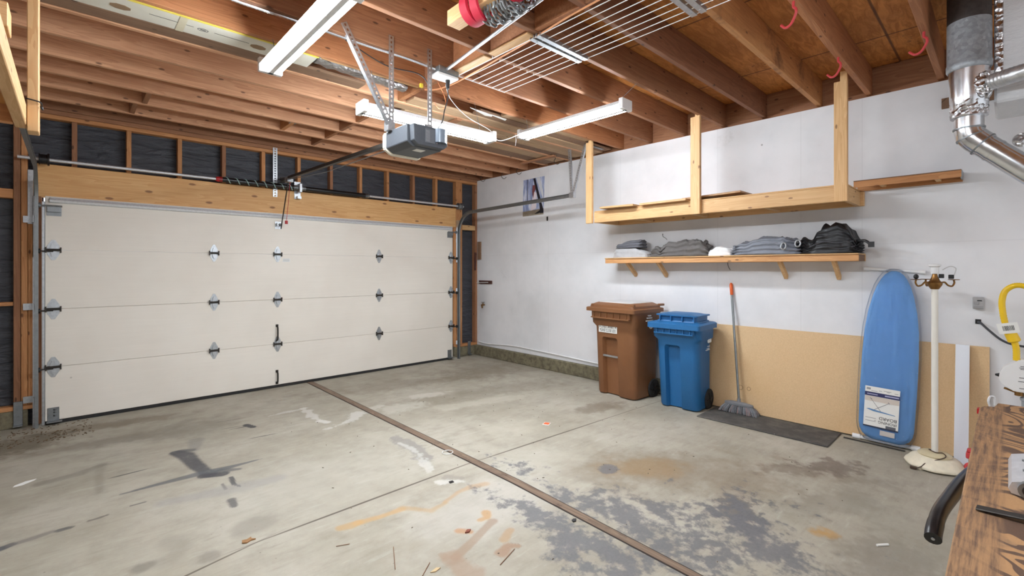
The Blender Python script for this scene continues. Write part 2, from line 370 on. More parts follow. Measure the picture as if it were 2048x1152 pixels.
    d=best+N1*amt*.8+N2*amt*1.1; f=np.clip((1+soft/2-d)/soft,0,1); f=f*f*(3-2*f)*alpha
    cl=np.array(lin(*rgb)[:3]); na=f+SA*(1-f)
    SC=np.where(na[...,None]>1e-5,(cl*f[...,None]+SC*(SA*(1-f))[...,None])/np.maximum(na,1e-5)[...,None],SC); SA=na
at=t.N('Attribute',attribute_name='stain'); ad=t.N('Attribute',attribute_name='oil')
col=t.mix(t.math('MULTIPLY',at.outputs['Alpha'],t.smooth(nh,.2,.5,.7,1.)),col,at.outputs['Color'])
dk=t.math('ADD',ad.outputs['Fac'],t.math('MULTIPLY',t.math('SUBTRACT',t.noise(geo,24.,9,.8),.5),1.7)); dk=t.math('MULTIPLY',t.smooth(dk,.26,.82),t.smooth(ad.outputs['Fac'],.02,.2))
col=t.mix(t.math('MULTIPLY',dk,.85),col,t.mix(nf,lin(80,81,85),lin(110,110,112)))
def thin(col,c,rad,rot,rgb,alpha,edge=.6,amt=.3):
    mp=t.N('Mapping',{0:geo,1:(c[0],c[1],0),2:(0,0,math.radians(rot)),3:(rad[0],rad[1],1)},vector_type='TEXTURE').outputs[0]
    d=t.N('VectorMath',{0:mp},operation='LENGTH').outputs['Value']; d=t.math('ADD',d,t.math('MULTIPLY',n_edge,amt))
    return t.mix(t.smooth(d,1+edge/2,1-edge/2,0,alpha),col,lin(*rgb))
def crack(col,p,q,wd,rgb,alpha):
    p=V((*p,0));q=V((*q,0));c=(p+q)/2
    return thin(col,(c.x,c.y),((q-p).length/2,wd),math.degrees(math.atan2(q.y-p.y,q.x-p.x)),rgb,alpha)
for a in [((-.5,2.47),(.76,2.738),.008,(84,74,64),.85),((.66,2.727),(2.2,2.752),.009,(80,70,60),.9),((2.15,2.745),(3.8,2.66),.009,(84,74,64),.9),((3.3,2.69),(4.9,2.6),.006,(110,102,90),.8),
 ((.18,4.255),(.40,4.27),.009,(64,62,62),.85),((.98,4.86),(1.16,4.84),.006,(70,68,66),.8),((1.09,4.43),(1.31,4.41),.006,(70,68,66),.7)]:
    col=crack(col,*a)
bump=t.math('ADD',t.math('MULTIPLY',nm,.4),t.math('MULTIPLY',nf,.15))
FLOOR=t.bsdf(col,t.smooth(nm,.3,.7,.62,.8),0,bump,.12,.004)
vs=[]; fs=[]
ZZ=np.zeros_like(GXX); co_=np.stack([GXX,GYY,ZZ],-1).reshape(-1,3); idx=np.arange(nx*ny).reshape(ny,nx)
q=np.stack([idx[:-1,:-1],idx[:-1,1:],idx[1:,1:],idx[1:,:-1]],-1).reshape(-1,4)
# slab margin outside the detailed grid and its underside
X0_,X1_,Y0_,Y1_=-1.3,5.15,-2.6,7.2
ext=np.array([(X0_,Y0_,0),(X1_,Y0_,0),(X1_,Y1_,0),(X0_,Y1_,0),(GX0,Y0_,0),(GX1,Y0_,0),(GX0,Y1_,0),(GX1,Y1_,0),(X0_,Y0_,-.12),(X1_,Y0_,-.12),(X1_,Y1_,-.12),(X0_,Y1_,-.12)])
n0=nx*ny; A,Bc,C_,D_=idx[0,0],idx[0,-1],idx[-1,-1],idx[-1,0]
extra=[(n0+0,n0+4,n0+6,n0+3),(n0+5,n0+1,n0+2,n0+7),(n0+4,n0+5,int(Bc),int(A)),(int(D_),int(C_),n0+7,n0+6),(n0+11,n0+10,n0+9,n0+8),(n0+0,n0+8,n0+9,n0+1),(n0+1,n0+9,n0+10,n0+2),(n0+2,n0+10,n0+11,n0+3),(n0+3,n0+11,n0+8,n0+0)]
me=bpy.data.meshes.new('floor'); me.from_pydata(np.concatenate([co_,ext]).tolist(),[],q.tolist()+extra)
ca=me.color_attributes.new('stain','FLOAT_COLOR','POINT'); arr=np.zeros((n0+12,4)); arr[:n0,:3]=SC.reshape(-1,3); arr[:n0,3]=SA.reshape(-1); ca.data.foreach_set('color',arr.astype(np.float32).ravel())
fa=me.attributes.new('oil','FLOAT','POINT'); ar=np.zeros(n0+12,np.float32); ar[:n0]=DK.reshape(-1); fa.data.foreach_set('value',ar)
me.materials.append(FLOOR); fo=bpy.data.objects.new('floor',me); COL.objects.link(fo); fo['kind']='structure'

# wooden divider strip set in the slab
b=B()
L=[(2.172,6.28),(2.166,2.3),(2.114,1.0),(2.07,-.2)];R=[(2.236,6.28),(2.224,2.3),(2.158,1.0),(2.115,-.2)]
b.prism([(x,y,.0) for x,y in L]+[(x,y,0) for x,y in reversed(R)],(0,0,.004))
es=solo(b,'expansion_strip',STRIPW,'long weathered wooden strip set in the concrete floor from the garage door','strip')
GAPM=plain('dirty_gap',(52,46,42),.95,var=.3)
for PL_,s_ in ((L,-1),(R,1)):
    b=B(); b.prism([(x+s_*.001,y,.0005) for x,y in PL_]+[(x+s_*.008,y,.0005) for x,y in reversed(PL_)],(0,0,.002)); mesh(b,'edge_gap',GAPM,es)
# ================================================================= walls
t=NT('scuffed_drywall'); geo=t.N('TexCoord').outputs['Object']; n=t.noise(geo,1.3,5,.6); n2=t.noise(geo,30,3)
col=t.mix(t.smooth(n,.35,.7),lin(232,232,235),lin(219,220,223))
sep=t.N('SeparateXYZ',{0:geo})
for y in (4.55,3.33,2.12,1.34,.87):       # faint taped joints between sheets
    dd=t.math('ABSOLUTE',t.math('SUBTRACT',sep.outputs[1],y)); col=t.mix(t.smooth(dd,.005,.002,0,.16),col,lin(176,176,178))
dd=t.math('ABSOLUTE',t.math('SUBTRACT',sep.outputs[2],1.66)); col=t.mix(t.smooth(dd,.005,.002,0,.14),col,lin(180,180,182))
v=t.N('TexVoronoi',{'Vector':geo,'Scale':3.1}).outputs['Distance']; col=t.mix(t.smooth(v,.035,.02,0,.7),col,lin(120,116,112))
col=t.mix(t.smooth(t.noise(geo,2.6,7,.75),.62,.75,0,.3),col,lin(180,176,170))
DRY=t.bsdf(col,.7,0,n2,.04,.002)
struct(B().box(5.0,5.1,-2.6,6.2,0,2.93),'wall_right',DRY)
t=NT('concrete_curb'); geo=t.N('TexCoord').outputs['Object']; n=t.noise(geo,14,6,.7); n3=t.noise(geo,3,4)
CURB=t.bsdf(t.mix(t.smooth(n,.35,.7),t.mix(n3,lin(140,132,108),lin(112,104,80)),lin(84,78,62)),.9,0,n,.5,.01)
struct(B().box(4.935,5.0,-2.6,6.26,0,.165,bev=.008),'baseboard_right',CURB)
struct(B().box(-1.2,-.3,6.17,6.27,0,.155,bev=.006),'baseboard_left',CURB)
struct(B().box(4.56,4.94,6.17,6.27,0,.16,bev=.006),'baseboard_back',CURB)
# black felt behind the door-wall studs, wrinkled
t=NT('black_building_felt'); geo=t.N('TexCoord').outputs['Object']
mp=t.N('Mapping',{0:geo,2:(0,.6,0),3:(1.6,1,7)}).outputs[0]; n=t.noise(mp,2.2,4,.55,.8)
FELT=t.bsdf(t.mix(n,lin(40,42,48),lin(74,76,84)),.55,0,n,.8,.05)
struct(B().box(-1.2,-.2,6.262,6.3,0,3.2),'wall_left_of_door',FELT)
b=B(); b.box(-.2,4.5,6.262,6.3,2.2,3.2); b.box(4.5,5.1,6.262,6.3,0,3.2)
struct(b,'wall_back',FELT)
LW=plain('left_wall_board',(150,142,132),.8)
struct(B().box(-1.3,-1.2,-2.6,6.3,0,2.95),'wall_left',LW)
# plywood deck above the joists
t=NT('plywood_deck'); geo=t.N('TexCoord').outputs['Object']
mp=t.N('Mapping',{0:geo,3:(2.,9,1)}).outputs[0]; n=t.noise(mp,2.4,6,.7,1.); n2=t.noise(geo,1.4,4)
col=t.mix(t.smooth(n,.35,.65),lin(212,144,74),lin(172,108,48)); col=t.mix(t.smooth(n2,.45,.7,0,.5),col,lin(146,88,40))
col=t.mix(t.smooth(t.noise(geo,3.2,7,.75),.62,.7,0,.8),col,lin(52,36,26))
sep=t.N('SeparateXYZ',{0:geo})
for ax,c in ((0,4.42),(0,3.2),(0,1.98),(1,.62)):
    dd=t.math('ABSOLUTE',t.math('SUBTRACT',sep.outputs[ax],c)); col=t.mix(t.smooth(dd,.012,.004,0,.8),col,lin(74,40,24))
DECK=t.bsdf(col,.75,0,n,.2,.003)
struct(B().box(-1.3,5.15,-2.6,6.4,3.19,3.21),'ceiling',DECK)
# ================================================================= ceiling joists (2x10s on 16 inch centres)
JY=[-.46,-.05,.366,.827,1.198,1.67,2.07,2.495,2.93,3.33,3.77,4.195,4.62,5.03,5.43,5.85]
jm=[0,0,1,1,1,2,0,0,0,1,1,0,0,0,0,0]
near={0:'over the workbench',1:'over the workbench',2:'nearest the flue pipe, with one red hook',3:'carrying two red hooks',4:'beside the last post of the hanging shelf',5:'greyish and dark, between the red hooks and the wire rack brackets',6:'above the brackets of the wire rack',7:'under the middle of the white wire rack',
 8:'carrying the flexible conduit and the straps of the door opener',9:'just behind the garage door opener',10:'beyond the planks, above the far lamp',11:'above the far lamp, second behind the opener',12:'fourth from the garage door wall',13:'third from the garage door wall, with a knot',14:'second from the garage door wall',15:'closest to the garage door wall'}
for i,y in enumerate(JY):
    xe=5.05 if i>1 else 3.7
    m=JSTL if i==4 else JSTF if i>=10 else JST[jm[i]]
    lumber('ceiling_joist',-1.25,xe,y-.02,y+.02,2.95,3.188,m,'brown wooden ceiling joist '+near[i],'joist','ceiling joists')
b=lumber('rim_joist',5.052,5.09,-2.6,6.2,2.932,3.188,RED['y'],'dark brown rim board above the white wall, closing the joist ends','beam')
lumber('rim_joist',-1.25,5.05,6.165,6.205,2.947,3.188,JST[0],'dark rim joist standing on the top plate of the garage door wall','beam')
# solid blocking between joists, row at X 2.13
BLK=[(5,6,'above the wire rack brackets'),(6,7,'beside the steel conduit'),(7,8,'by the ceiling junction box'),(8,9,'behind the junction box'),(9,10,'beyond the opener, above the far lamp'),
     (10,11,'over the far lamp'),(11,12,'second beyond the far lamp'),(12,13,'third beyond the far lamp'),(13,14,'fourth beyond the far lamp'),(14,15,'nearest the garage door wall'),(4,5,'at the top edge near the conduit')]
for a,c,d in BLK:
    lumber('blocking',2.12,2.158,JY[a]+.021,JY[c]-.021,2.955,3.18,JST[a%2],'short wooden blocking piece between two joists '+d,'blocking','blocking row between the joists')
lumber('nailing_strip',2.10,2.178,2.09,2.475,2.94,2.954,PINE['y'],'pale cable strip under the blocking beside the wire rack','strip')
lumber('nailing_strip',2.10,2.178,2.515,2.91,2.94,2.954,PINE['y'],'pale cable strip under the blocking next to the junction box','strip')
# ================================================================= door wall framing
D0,D1=6.17,6.26
lumber('top_plate',-1.2,5.0,D0,D1,2.862,2.9,FIR['x'],'reddish lower top plate along the garage door wall','plate')
lumber('top_plate',-1.2,5.0,D0,D1,2.902,2.945,RED['x'],'darker upper top plate along the garage door wall','plate')
lumber('header_beam',-.255,4.55,D0,D1,2.12,2.428,HDR,'knotty honey-coloured header beam over the garage door','beam')
cx=[.014,.421,.85,1.267,1.682,2.096,2.51,2.922,3.335,3.765,4.174]
for i,x in enumerate(cx):
    lumber('cripple_stud',x-.02,x+.02,D0,D1,2.43,2.86,FIR['z'] if i%3 else RED['z'],ORD[i]+' short stud from the left above the garage door header','stud','short studs above the header')
lumber('wall_stud',-.39,-.345,D0,D1,.2,2.86,RED['z'],'outer reddish stud left of the garage door, beside the black felt bay','stud')
lumber('wall_stud',-1.195,-1.153,D0,D1,.2,2.86,RED['z'],'far left corner stud at the end of the felt bay','stud')
lumber('wall_stud',-.342,-.3,D0,D1,.2,2.86,FIR['z'],'middle stud of the three left of the garage door','stud')
lumber('wall_stud',-.298,-.257,D0,D1,.2,2.118,FIR['z'],'inner stud left of the garage door, with a galvanised strap','stud')
lumber('wall_stud',-.254,-.21,D0-.02,D1,.01,2.118,RED['z'],'dark jamb post at the left edge of the garage door','stud')
lumber('wall_stud',4.552,4.68,D0,D1,.205,2.86,FIR['z'],'king stud at the right edge of the garage door','stud')
lumber('wall_stud',4.955,4.998,D0,D1,.205,2.86,RED['z'],'corner stud where the door wall meets the white wall','stud')
lumber('fire_block',-1.15,-.392,D0,D1,2.087,2.17,FIR['x'],'upper horizontal block in the felt bay left of the door','block')
lumber('fire_block',-1.15,-.392,D0,D1,1.112,1.146,FIR['x'],'lower thin horizontal block in the felt bay left of the door','block')
lumber('fire_block',4.682,4.953,D0,D1,2.09,2.17,PINE['x'],'pale short block in the narrow bay right of the garage door','block')
lumber('sill_plate',-1.19,-.256,D0,D1,.158,.198,FIR['x'],'sill plate on the concrete curb left of the garage door','plate')
lumber('sill_plate',4.56,4.998,D0,D1,.163,.203,FIR['x'],'sill plate on the curb right of the garage door','plate')
lumber('wood_scrap',4.93,4.953,D0-.03,D0,1.42,1.72,CLOSETRED,'reddish wood scrap nailed to the corner stud','scrap')
lumber('wood_scrap',4.975,5.0,6.06,6.14,1.6,1.9,OLDB,'pale brown wood scrap at the corner of the white wall','scrap')
solo(B().box(-.3,-.262,D0-.005,D0,1.86,2.36,bev=.001),'steel_strap',GALV,'galvanised strap plate nailed on the studs left of the door','strap')
def anchor(x,lab):
    b=B(); b.box(x-.03,x+.03,D0-.012,D0-.002,.02,.24,bev=.002); b.box(x-.03,x+.03,D0-.05,D0-.012,.02,.03); b.cyl((x,D0-.02,.17),(x,D0-.002,.17),.01,8); b.cyl((x,D0-.02,.1),(x,D0-.002,.1),.01,8)
    solo(b,'anchor_strap',ZINC,lab,'anchor')
anchor(-.36,'grey hold-down strap on the curb at the left corner of the door')
anchor(4.82,'grey hold-down strap on the curb right of the garage door')
# ================================================================= garage door
t=NT('cream_door_panel'); geo=t.N('TexCoord').outputs['Object']
mp=t.N('Mapping',{0:geo,3:(.8,1,30)}).outputs[0]; n=t.noise(mp,2.,4,.6); n2=t.noise(geo,.9,4)
col=t.mix(t.smooth(n2,.3,.7),lin(240,234,224),lin(230,223,212)); col=t.mix(t.math('MULTIPLY',n,.18),col,lin(186,176,162))
v=t.N('TexVoronoi',{'Vector':geo,'Scale':2.3}).outputs['Distance']; col=t.mix(t.smooth(v,.03,.01,0,.6),col,lin(140,132,122))
PANEL=t.bsdf(col,.55,0,n,.06,.002)
GD=thing('garage_door','wide closed cream sectional garage door with four plain panels and steel hinges','garage door',(2.11,6.1,0))
X0,X1,YF=-.185,4.435,6.10
zs=[(.035,.531),(.533,1.071),(1.073,1.621),(1.623,2.122)]
for a,c in zs:
    mesh(B().box(X0,X1,YF,YF+.045,a,c,bev=.003),'door_panel',PANEL,GD)
mesh(B().box(X0,X1,YF+.004,YF+.04,.0,.034,bev=.006),'bottom_seal',RUBBER,GD,label='black rubber bottom seal')
b=B(); b.prism([(X0+.03,YF-.002,2.06),(X0+.03,YF-.03,2.066),(X0+.03,YF-.036,2.085),(X0+.03,YF-.03,2.10),(X0+.03,YF-.012,2.098),(X0+.03,YF-.008,2.112),(X0+.03,YF-.002,2.112)],(X1-X0-.06,0,0))
mesh(b,'top_strut',STEELW,GD,label='bright steel stiffening strut along the top edge')
mesh(B().box(X0-.022,X0-.001,YF+.002,YF+.03,.0,2.07,bev=.003),'edge_strip',GALV,GD,label='bright metal strip along the left edge')
def hinge(x,z,sc=1.,roller=0):
    h=B(); y=YF-.004
    for s in (1,-1):
        w=.036*sc; pts=[(x-w,y,z+s*.012),(x+w,y,z+s*.012),(x+w,y,z+s*.04),(x+.010*sc,y,z+s*.094),(x-.010*sc,y,z+s*.094),(x-w,y,z+s*.04)]
        h.prism(pts,(0,.0035,0))
        h.prism([(x-w*.55,y,z+s*.012),(x+w*.55,y,z+s*.012),(x+.008,y,z+s*.06),(x-.008,y,z+s*.06)],(0,-.014,0))
        for dz in (.03,.075): h.cyl((x,y-.015 if dz<.05 else y-.004,z+s*dz),(x,y,z+s*dz),.006,8)
    ho=mesh(h,'hinge',GALV,GD)
    p=B(); p.cyl((x-.046*sc,y-.012,z),(x+.046*sc,y-.012,z),.011,10); p.box(x-.048*sc,x-.04*sc,y-.026,y,z-.025,z+.025); p.box(x+.04*sc,x+.048*sc,y-.026,y,z-.025,z+.025)
    if roller: p.cyl((x,y-.02,z-.012),(x+roller*.1,y-.02,z-.012),.006,8); p.cyl((x+roller*.085,y-.02,z-.012),(x+roller*.105,y-.02,z-.012),.022,14)
    mesh(p,'hinge_pin',DARKST,ho,True)
for z in (.532,1.072,1.622):
    for x,sc,r in ((-.13,1.15,-1),(1.155,1,0),(1.818,1,0),(3.157,1,0),(4.40,1.1,1)): hinge(x,z,sc,r)
for x,r in ((-.125,-1),(4.38,1)):
    b=B(); b.box(x-.05,x+.05,YF-.005,YF-.001,1.94,2.03); b.box(x-.045,x+.045,YF-.03,YF-.005,1.975,2.025); b.cyl((x-.055,YF-.03,2.03),(x+.055,YF-.03,2.03),.008,8); b.cyl((x,YF-.03,2.03),(x+r*.1,YF-.03,2.03),.006,8); b.cyl((x+r*.088,YF-.03,2.03),(x+r*.108,YF-.03,2.03),.022,12)
    mesh(b,'top_roller_bracket',ZINC,GD)
    b=B(); b.box(x-.045,x+.035,YF-.005,YF-.001,.03,.155,bev=.002); b.box(x-.05,x+.055,YF-.055,YF-.001,.025,.031)
    for dz in (.08,.11,.135): b.cyl((x+.0,YF-.012,dz),(x+.01,YF,dz),.008,8)
    mesh(b,'bottom_bracket',ZINC,GD)
for za,zb in ((.56,.765),(.05,.21)):
    b=B(); b.tube([(1.812,YF-.004,za+.012),(1.812,YF-.035,za+.03),(1.812,YF-.038,(za+zb)/2),(1.812,YF-.035,zb-.03),(1.812,YF-.004,zb-.012)],.009,8); b.box(1.797,1.827,YF-.006,YF,za-.005,za+.025); b.box(1.797,1.827,YF-.006,YF,zb-.025,zb+.005)
    mesh(b,'lift_handle',DARKST,GD,True)
lb=mesh(B().box(1.875,1.965,YF-.0015,YF,1.53,1.575),'sticker',LABELW,GD,label='small white sticker')
b=B()
for k in range(3): b.box(1.882,1.955,YF-.0022,YF-.0014,1.54+k*.012,1.543+k*.012)
mesh(b,'print_lines',INKG,lb)
b=B(); b.box(1.79,1.855,YF-.006,YF-.001,1.93,2.02); b.box(1.80,1.81,YF-.06,YF-.005,1.965,2.0); b.box(1.835,1.845,YF-.06,YF-.005,1.965,2.0); b.cyl((1.79,YF-.045,1.985),(1.855,YF-.045,1.985),.007,8)
mesh(b,'arm_bracket',GALV,GD)
# ---------------------------------------------------------------- tracks
def perfbar(b,p,q,wd,face):
    """slotted steel angle: two thin legs; slots drawn by gaps between ladder rungs"""
    p=V(p);q=V(q);d=(q-p);L=d.length;d.normalize();f=V(face).normalized();s=d.cross(f).normalized();f=s.cross(d)
    M=Matrix((s,d,f)).transposed().to_4x4();M.translation=p
    w=wd/2
    b.box(-w,-w*.35,0,L,0,.0025,M); b.box(w*.35,w,0,L,0,.0025,M)
    n=max(2,int(L/.03))
    for k in range(n+1):
        y0=k*L/n-.0075; b.box(-w*.35,w*.35,max(0,y0),min(L,y0+.015),0,.0025,M)
    b.box(w-.0025,w,0,L,-wd*.8,0,M)
def track(xs,sgn,lab,zt,ytop,hang,nm='door_track'):
    T=thing(nm,lab,'track',(xs,6.05,0))
    yv=6.05; R=.32
    path=[(xs,yv,.0),(xs,yv,zt-R)]+[tuple(p) for p in arc((xs,yv-R,zt-R),R,0,90,10,(0,1,0),(0,0,1))][1:]+[(xs,ytop,zt+.03)]
    # C-section: back web + two lips swept along the path
    P=[V(p) for p in path]; prof=[(-.024,-.012),(.024,-.012),(.024,.012),(.018,.012),(.018,-.006),(-.018,-.006),(-.018,.012),(-.024,.012)]
    rings=[]
    for i,p in enumerate(P):
        a=P[max(i-1,0)];c=P[min(i+1,len(P)-1)];tg=(c-a).normalized(); side=V((sgn,0,0)); nrm=side.cross(tg)
        rings.append([p+nrm*u-side*v for u,v in prof])
    mesh(B().loft(rings),'rail',ZINC,T,True,ang=30)
    b=B(); b.box(min(xs,xs+sgn*.026),max(xs,xs+sgn*.026),yv+.02,yv+.024,.0,zt-.25); b.box(xs+sgn*.024-.002,xs+sgn*.024+.002,yv+.02,D0-.022,1.55,zt-.1)
    mesh(b,'wall_angle',GALV,T)
    for z in (.25,1.1,1.9):
        b=B(); b.box(xs+sgn*.02-.003,xs+sgn*.02+.003,yv-.01,D0-.022,z-.03,z+.03); b.box(min(xs+sgn*.02,xs+sgn*.09),max(xs+sgn*.02,xs+sgn*.09),D0-.028,D0-.022,z-.03,z+.03); b.cyl((xs+sgn*.06,D0-.036,z),(xs+sgn*.06,D0-.026,z),.01,8)
        mesh(b,'jamb_bracket',GALV,T)
    if hang:
        b=B(); perfbar(b,(xs+sgn*.0,ytop+.02,zt+.03),(xs+sgn*.02,ytop+.0-.16,2.95),.032,(-1,0,0)); mesh(b,'slotted_hanger',GALV,T)
        b=B(); perfbar(b,(xs+sgn*.0,ytop+.03,zt+.03),(xs+.02*sgn,ytop+.09,2.95),.032,(-1,0,0)); mesh(b,'slotted_hanger',GALV,T)
        b=B(); perfbar(b,(xs-.02,ytop-.2,2.945),(xs+.33,ytop-.2,2.945),.032,(0,0,-1)); mesh(b,'slotted_crossbar',GALV,T)
        b=B(); b.box(xs-.03,xs+.02,ytop-.02,ytop+.05,zt-.005,zt+.06); mesh(b,'end_bracket',GALV,T)
    return T
track(4.52,1,'galvanised curved door track on the right, hung from slotted steel angle by the white wall',2.33,3.69,True)
track(-.238,-1,'galvanised curved door track at the left edge of the garage door',2.36,3.4,False)
# ---------------------------------------------------------------- torsion shaft
TS=thing('torsion_shaft','steel torsion shaft with two black springs above the garage door','torsion spring assembly',(2.1,6.08,2.455))
zz,yy=2.455,6.085
mesh(B().cyl((-.36,yy,zz),(4.64,yy,zz),.0145,12),'shaft',STEELW,TS,True)
for x,s in ((-.19,1),(4.56,-1)):
    M=axes((x,yy,zz),(0,1,0),(0,0,1)); b=B(); b.lathe([(.02,-.035),(.052,-.035),(.052,-.027),(.046,-.026),(.046,.02),(.056,.022),(.056,.035),(.02,.035)],M=M,seg=20)
    mesh(b,'cable_drum',BLACKG if s>0 else ZINC,TS,True)
def spring(x0,x1,stripe):
    n=int((x1-x0)/.0125); pr=[]
    for k in range(n*2+1): pr.append((.031 if k%2 else .0285,(x1-x0)*k/(2*n)))
    M=axes((x0,yy,zz),(0,0,1),(0,1,0)) ; M=Matrix.Translation((x0,yy,zz))@Matrix.Rotation(math.pi/2,4,'Y')
    b=B(); b.lathe([(.015,0)]+pr+[(.015,x1-x0)],M=M,seg=16); so=mesh(b,'spring_coil',BLACKG,TS,True,ang=60)
    if stripe:
        pts=[]
        for k in range(161):
            a=k/160; pts.append((x0+.04+(x1-x0-.06)*a,yy+.0315*math.cos(a*2*math.pi*8),zz+.0315*math.sin(a*2*math.pi*8)))
        mesh(B().tube(pts,.0055,5),'paint_stripe',plain('pale_green_paint',(150,178,174),.5),so,label='pale painted stripe around the spring')
    for x,s in ((x0,-1),(x1,1)):
        M2=Matrix.Translation((x,yy,zz))@Matrix.Rotation(math.pi/2,4,'Y'); b=B(); b.lathe([(.016,-.03),(.024,-.03),(.03,0),(.03,.03),(.016,.03)] if s<0 else [(.016,-.03),(.03,-.03),(.03,0),(.024,.03),(.016,.03)],M=M2,seg=14)
        mesh(b,'spring_cone',REDP if (stripe and s<0) else ZINC,TS,True)
spring(1.2,2.03,True); spring(2.11,2.97,False)
b=B(); b.box(2.055,2.09,yy-.05,yy+.04,zz-.055,zz+.055,bev=.006); b.box(2.035,2.11,D0-.006,D0-.001,zz-.13,zz+.09); b.box(2.05,2.095,yy,D0-.004,zz-.13,zz-.1)
mesh(b,'centre_bracket',GALV,TS)
b=B(); perfbar(b,(1.81,D0-.008,2.33),(1.81,D0-.008,2.93),.05,(0,-1,0))
solo(b,'slotted_angle',GALV,'upright slotted steel angle on the header, behind the black spring','steel angle')
# ---------------------------------------------------------------- opener
OP=thing('garage_door_opener','dark grey garage door opener hung from the joists on slotted straps','garage door opener',(1.73,2.83,2.255))
xa,xb,ya,yb,z0,z1=1.60,1.875,2.66,2.99,2.262,2.405
GREYH=plain('dark_grey_housing',(74,78,84),.5,var=.12,scale=60); GREYH2=plain('darker_grey_housing',(52,55,60),.45,var=.08)
poly=[(xa,z1),(xa,z0+.03),(xa+.05,z0),(xb-.01,z0),(xb+.02,z0+.03),(xb+.02,z1-.01),(xb,z1)]
b=B(); b.prism([(x,ya+.05,z) for x,z in poly],(0,yb-ya-.05,0))
# rear cap narrows slightly
p2=[(xa+.02,z1-.002),(xa+.025,z0+.035),(xa+.06,z0+.006),(xb-.015,z0+.006),(xb+.015,z0+.03),(xb+.015,z1-.012),(xb,z1-.002)]
b.prism([(x,ya,z) for x,z in p2],(0,.051,0))
bmesh.ops.bevel(b.bm,geom=list(b.bm.edges),offset=.004,segments=1,affect='EDGES')
mesh(b,'housing',GREYH,OP)
poly=[(xa-.008,z1-.01),(xa-.008,z0+.028),(xa+.047,z0-.008),(xb,z0-.008),(xb+.026,z0+.025),(xb+.026,z1-.01),(xb,z1+.004),(xa+.01,z1+.004)]
b=B(); b.prism([(x,yb,z) for x,z in poly],(0,.04,0)); bmesh.ops.bevel(b.bm,geom=list(b.bm.edges),offset=.008,segments=2,affect='EDGES')
mesh(b,'front_lens',CREAM,OP,True)
pl=mesh(B().box(xa+.11,xa+.185,ya-.002,ya,z0+.03,z1-.02),'rating_plate',plain('plate_grey',(96,100,106),.5),OP)
b=B()
for k in range(9): b.box(xa+.114,xa+.146,ya-.003,ya-.0019,z0+.04+k*.0085,z0+.043+k*.0085)
mesh(b,'print_lines',INKG,pl)
b=B()
for k in range(6): b.cyl((xa+.2,ya-.006,z0+.035+k*.016),(xa+.2,ya,z0+.035+k*.016),.0055,8)
mesh(b,'terminal_screw',SHINY,OP)
mesh(B().box(xa+.1,xa+.17,ya+.09,ya+.15,z0-.002,z0),'bottom_sticker',LABELW,OP)
b=B(); b.cyl((xa+.235,ya+.02,z0+.045),(xa+.235,ya+.02,z1-.004),.05,18); mesh(b,'light_lens',plain('smoky_lens',(120,132,146),.2),OP,True)
# rail, trolley, arm
hx,hy,hz=1.862,6.06,2.53
b=B(); b.beam((1.74,3.0,2.385),(hx,hy,hz),.035,.03); mesh(b,'rail',DARKST,OP)
b=B(); b.tube([(1.76,3.0,2.355),(1.82,4.6,2.40),(hx+.01,5.75,2.50)],.004,6); mesh(b,'drive_chain',ZINC,OP)
b=B(); b.box(hx-.03,hx+.035,5.78,5.88,2.47,2.53); b.cyl((hx-.04,5.84,2.49),(hx+.045,5.84,2.49),.008,8); mesh(b,'trolley',ZINC,OP)
b=B(); b.box(hx-.02,hx+.02,6.04,6.1,2.5,2.56); b.cyl((hx-.05,6.06,2.53),(hx+.05,6.06,2.53),.008,8); mesh(b,'header_pin_bracket',DARKST,OP)
b=B(); b.beam((hx,5.85,2.48),(1.838,6.035,1.93),.006,.026,(0,1,.3)); mesh(b,'lift_arm',DARKST,OP)
cords=mesh(B().tube([(hx+.012,5.82,2.47),(hx+.014,5.9,2.2),(hx+.012,5.95,2.02)],.003,6),'release_cord',REDP,OP,label='thin red release cord')
b=B(); b.cyl((hx+.012,5.95,1.985),(hx+.012,5.95,2.025),.017,10); mesh(b,'pull_knob',REDP,cords,label='red pull knob')
for p,q in (((1.595,2.905,2.40),(1.595,2.905,3.05)),((1.905,2.905,2.405),(1.905,2.905,3.055)),((1.26,2.9,3.02),(1.6,2.9,2.42))):
    b=B(); perfbar(b,p,q,.038,(0,-1,0)); mesh(b,'slotted_strap',GALV,OP)
mesh(B().box(1.57,1.62,2.9,2.96,2.40,2.46),'mount_bracket',GALV,OP); mesh(B().box(1.86,1.93,2.9,2.96,2.40,2.5),'mount_bracket',GALV,OP)
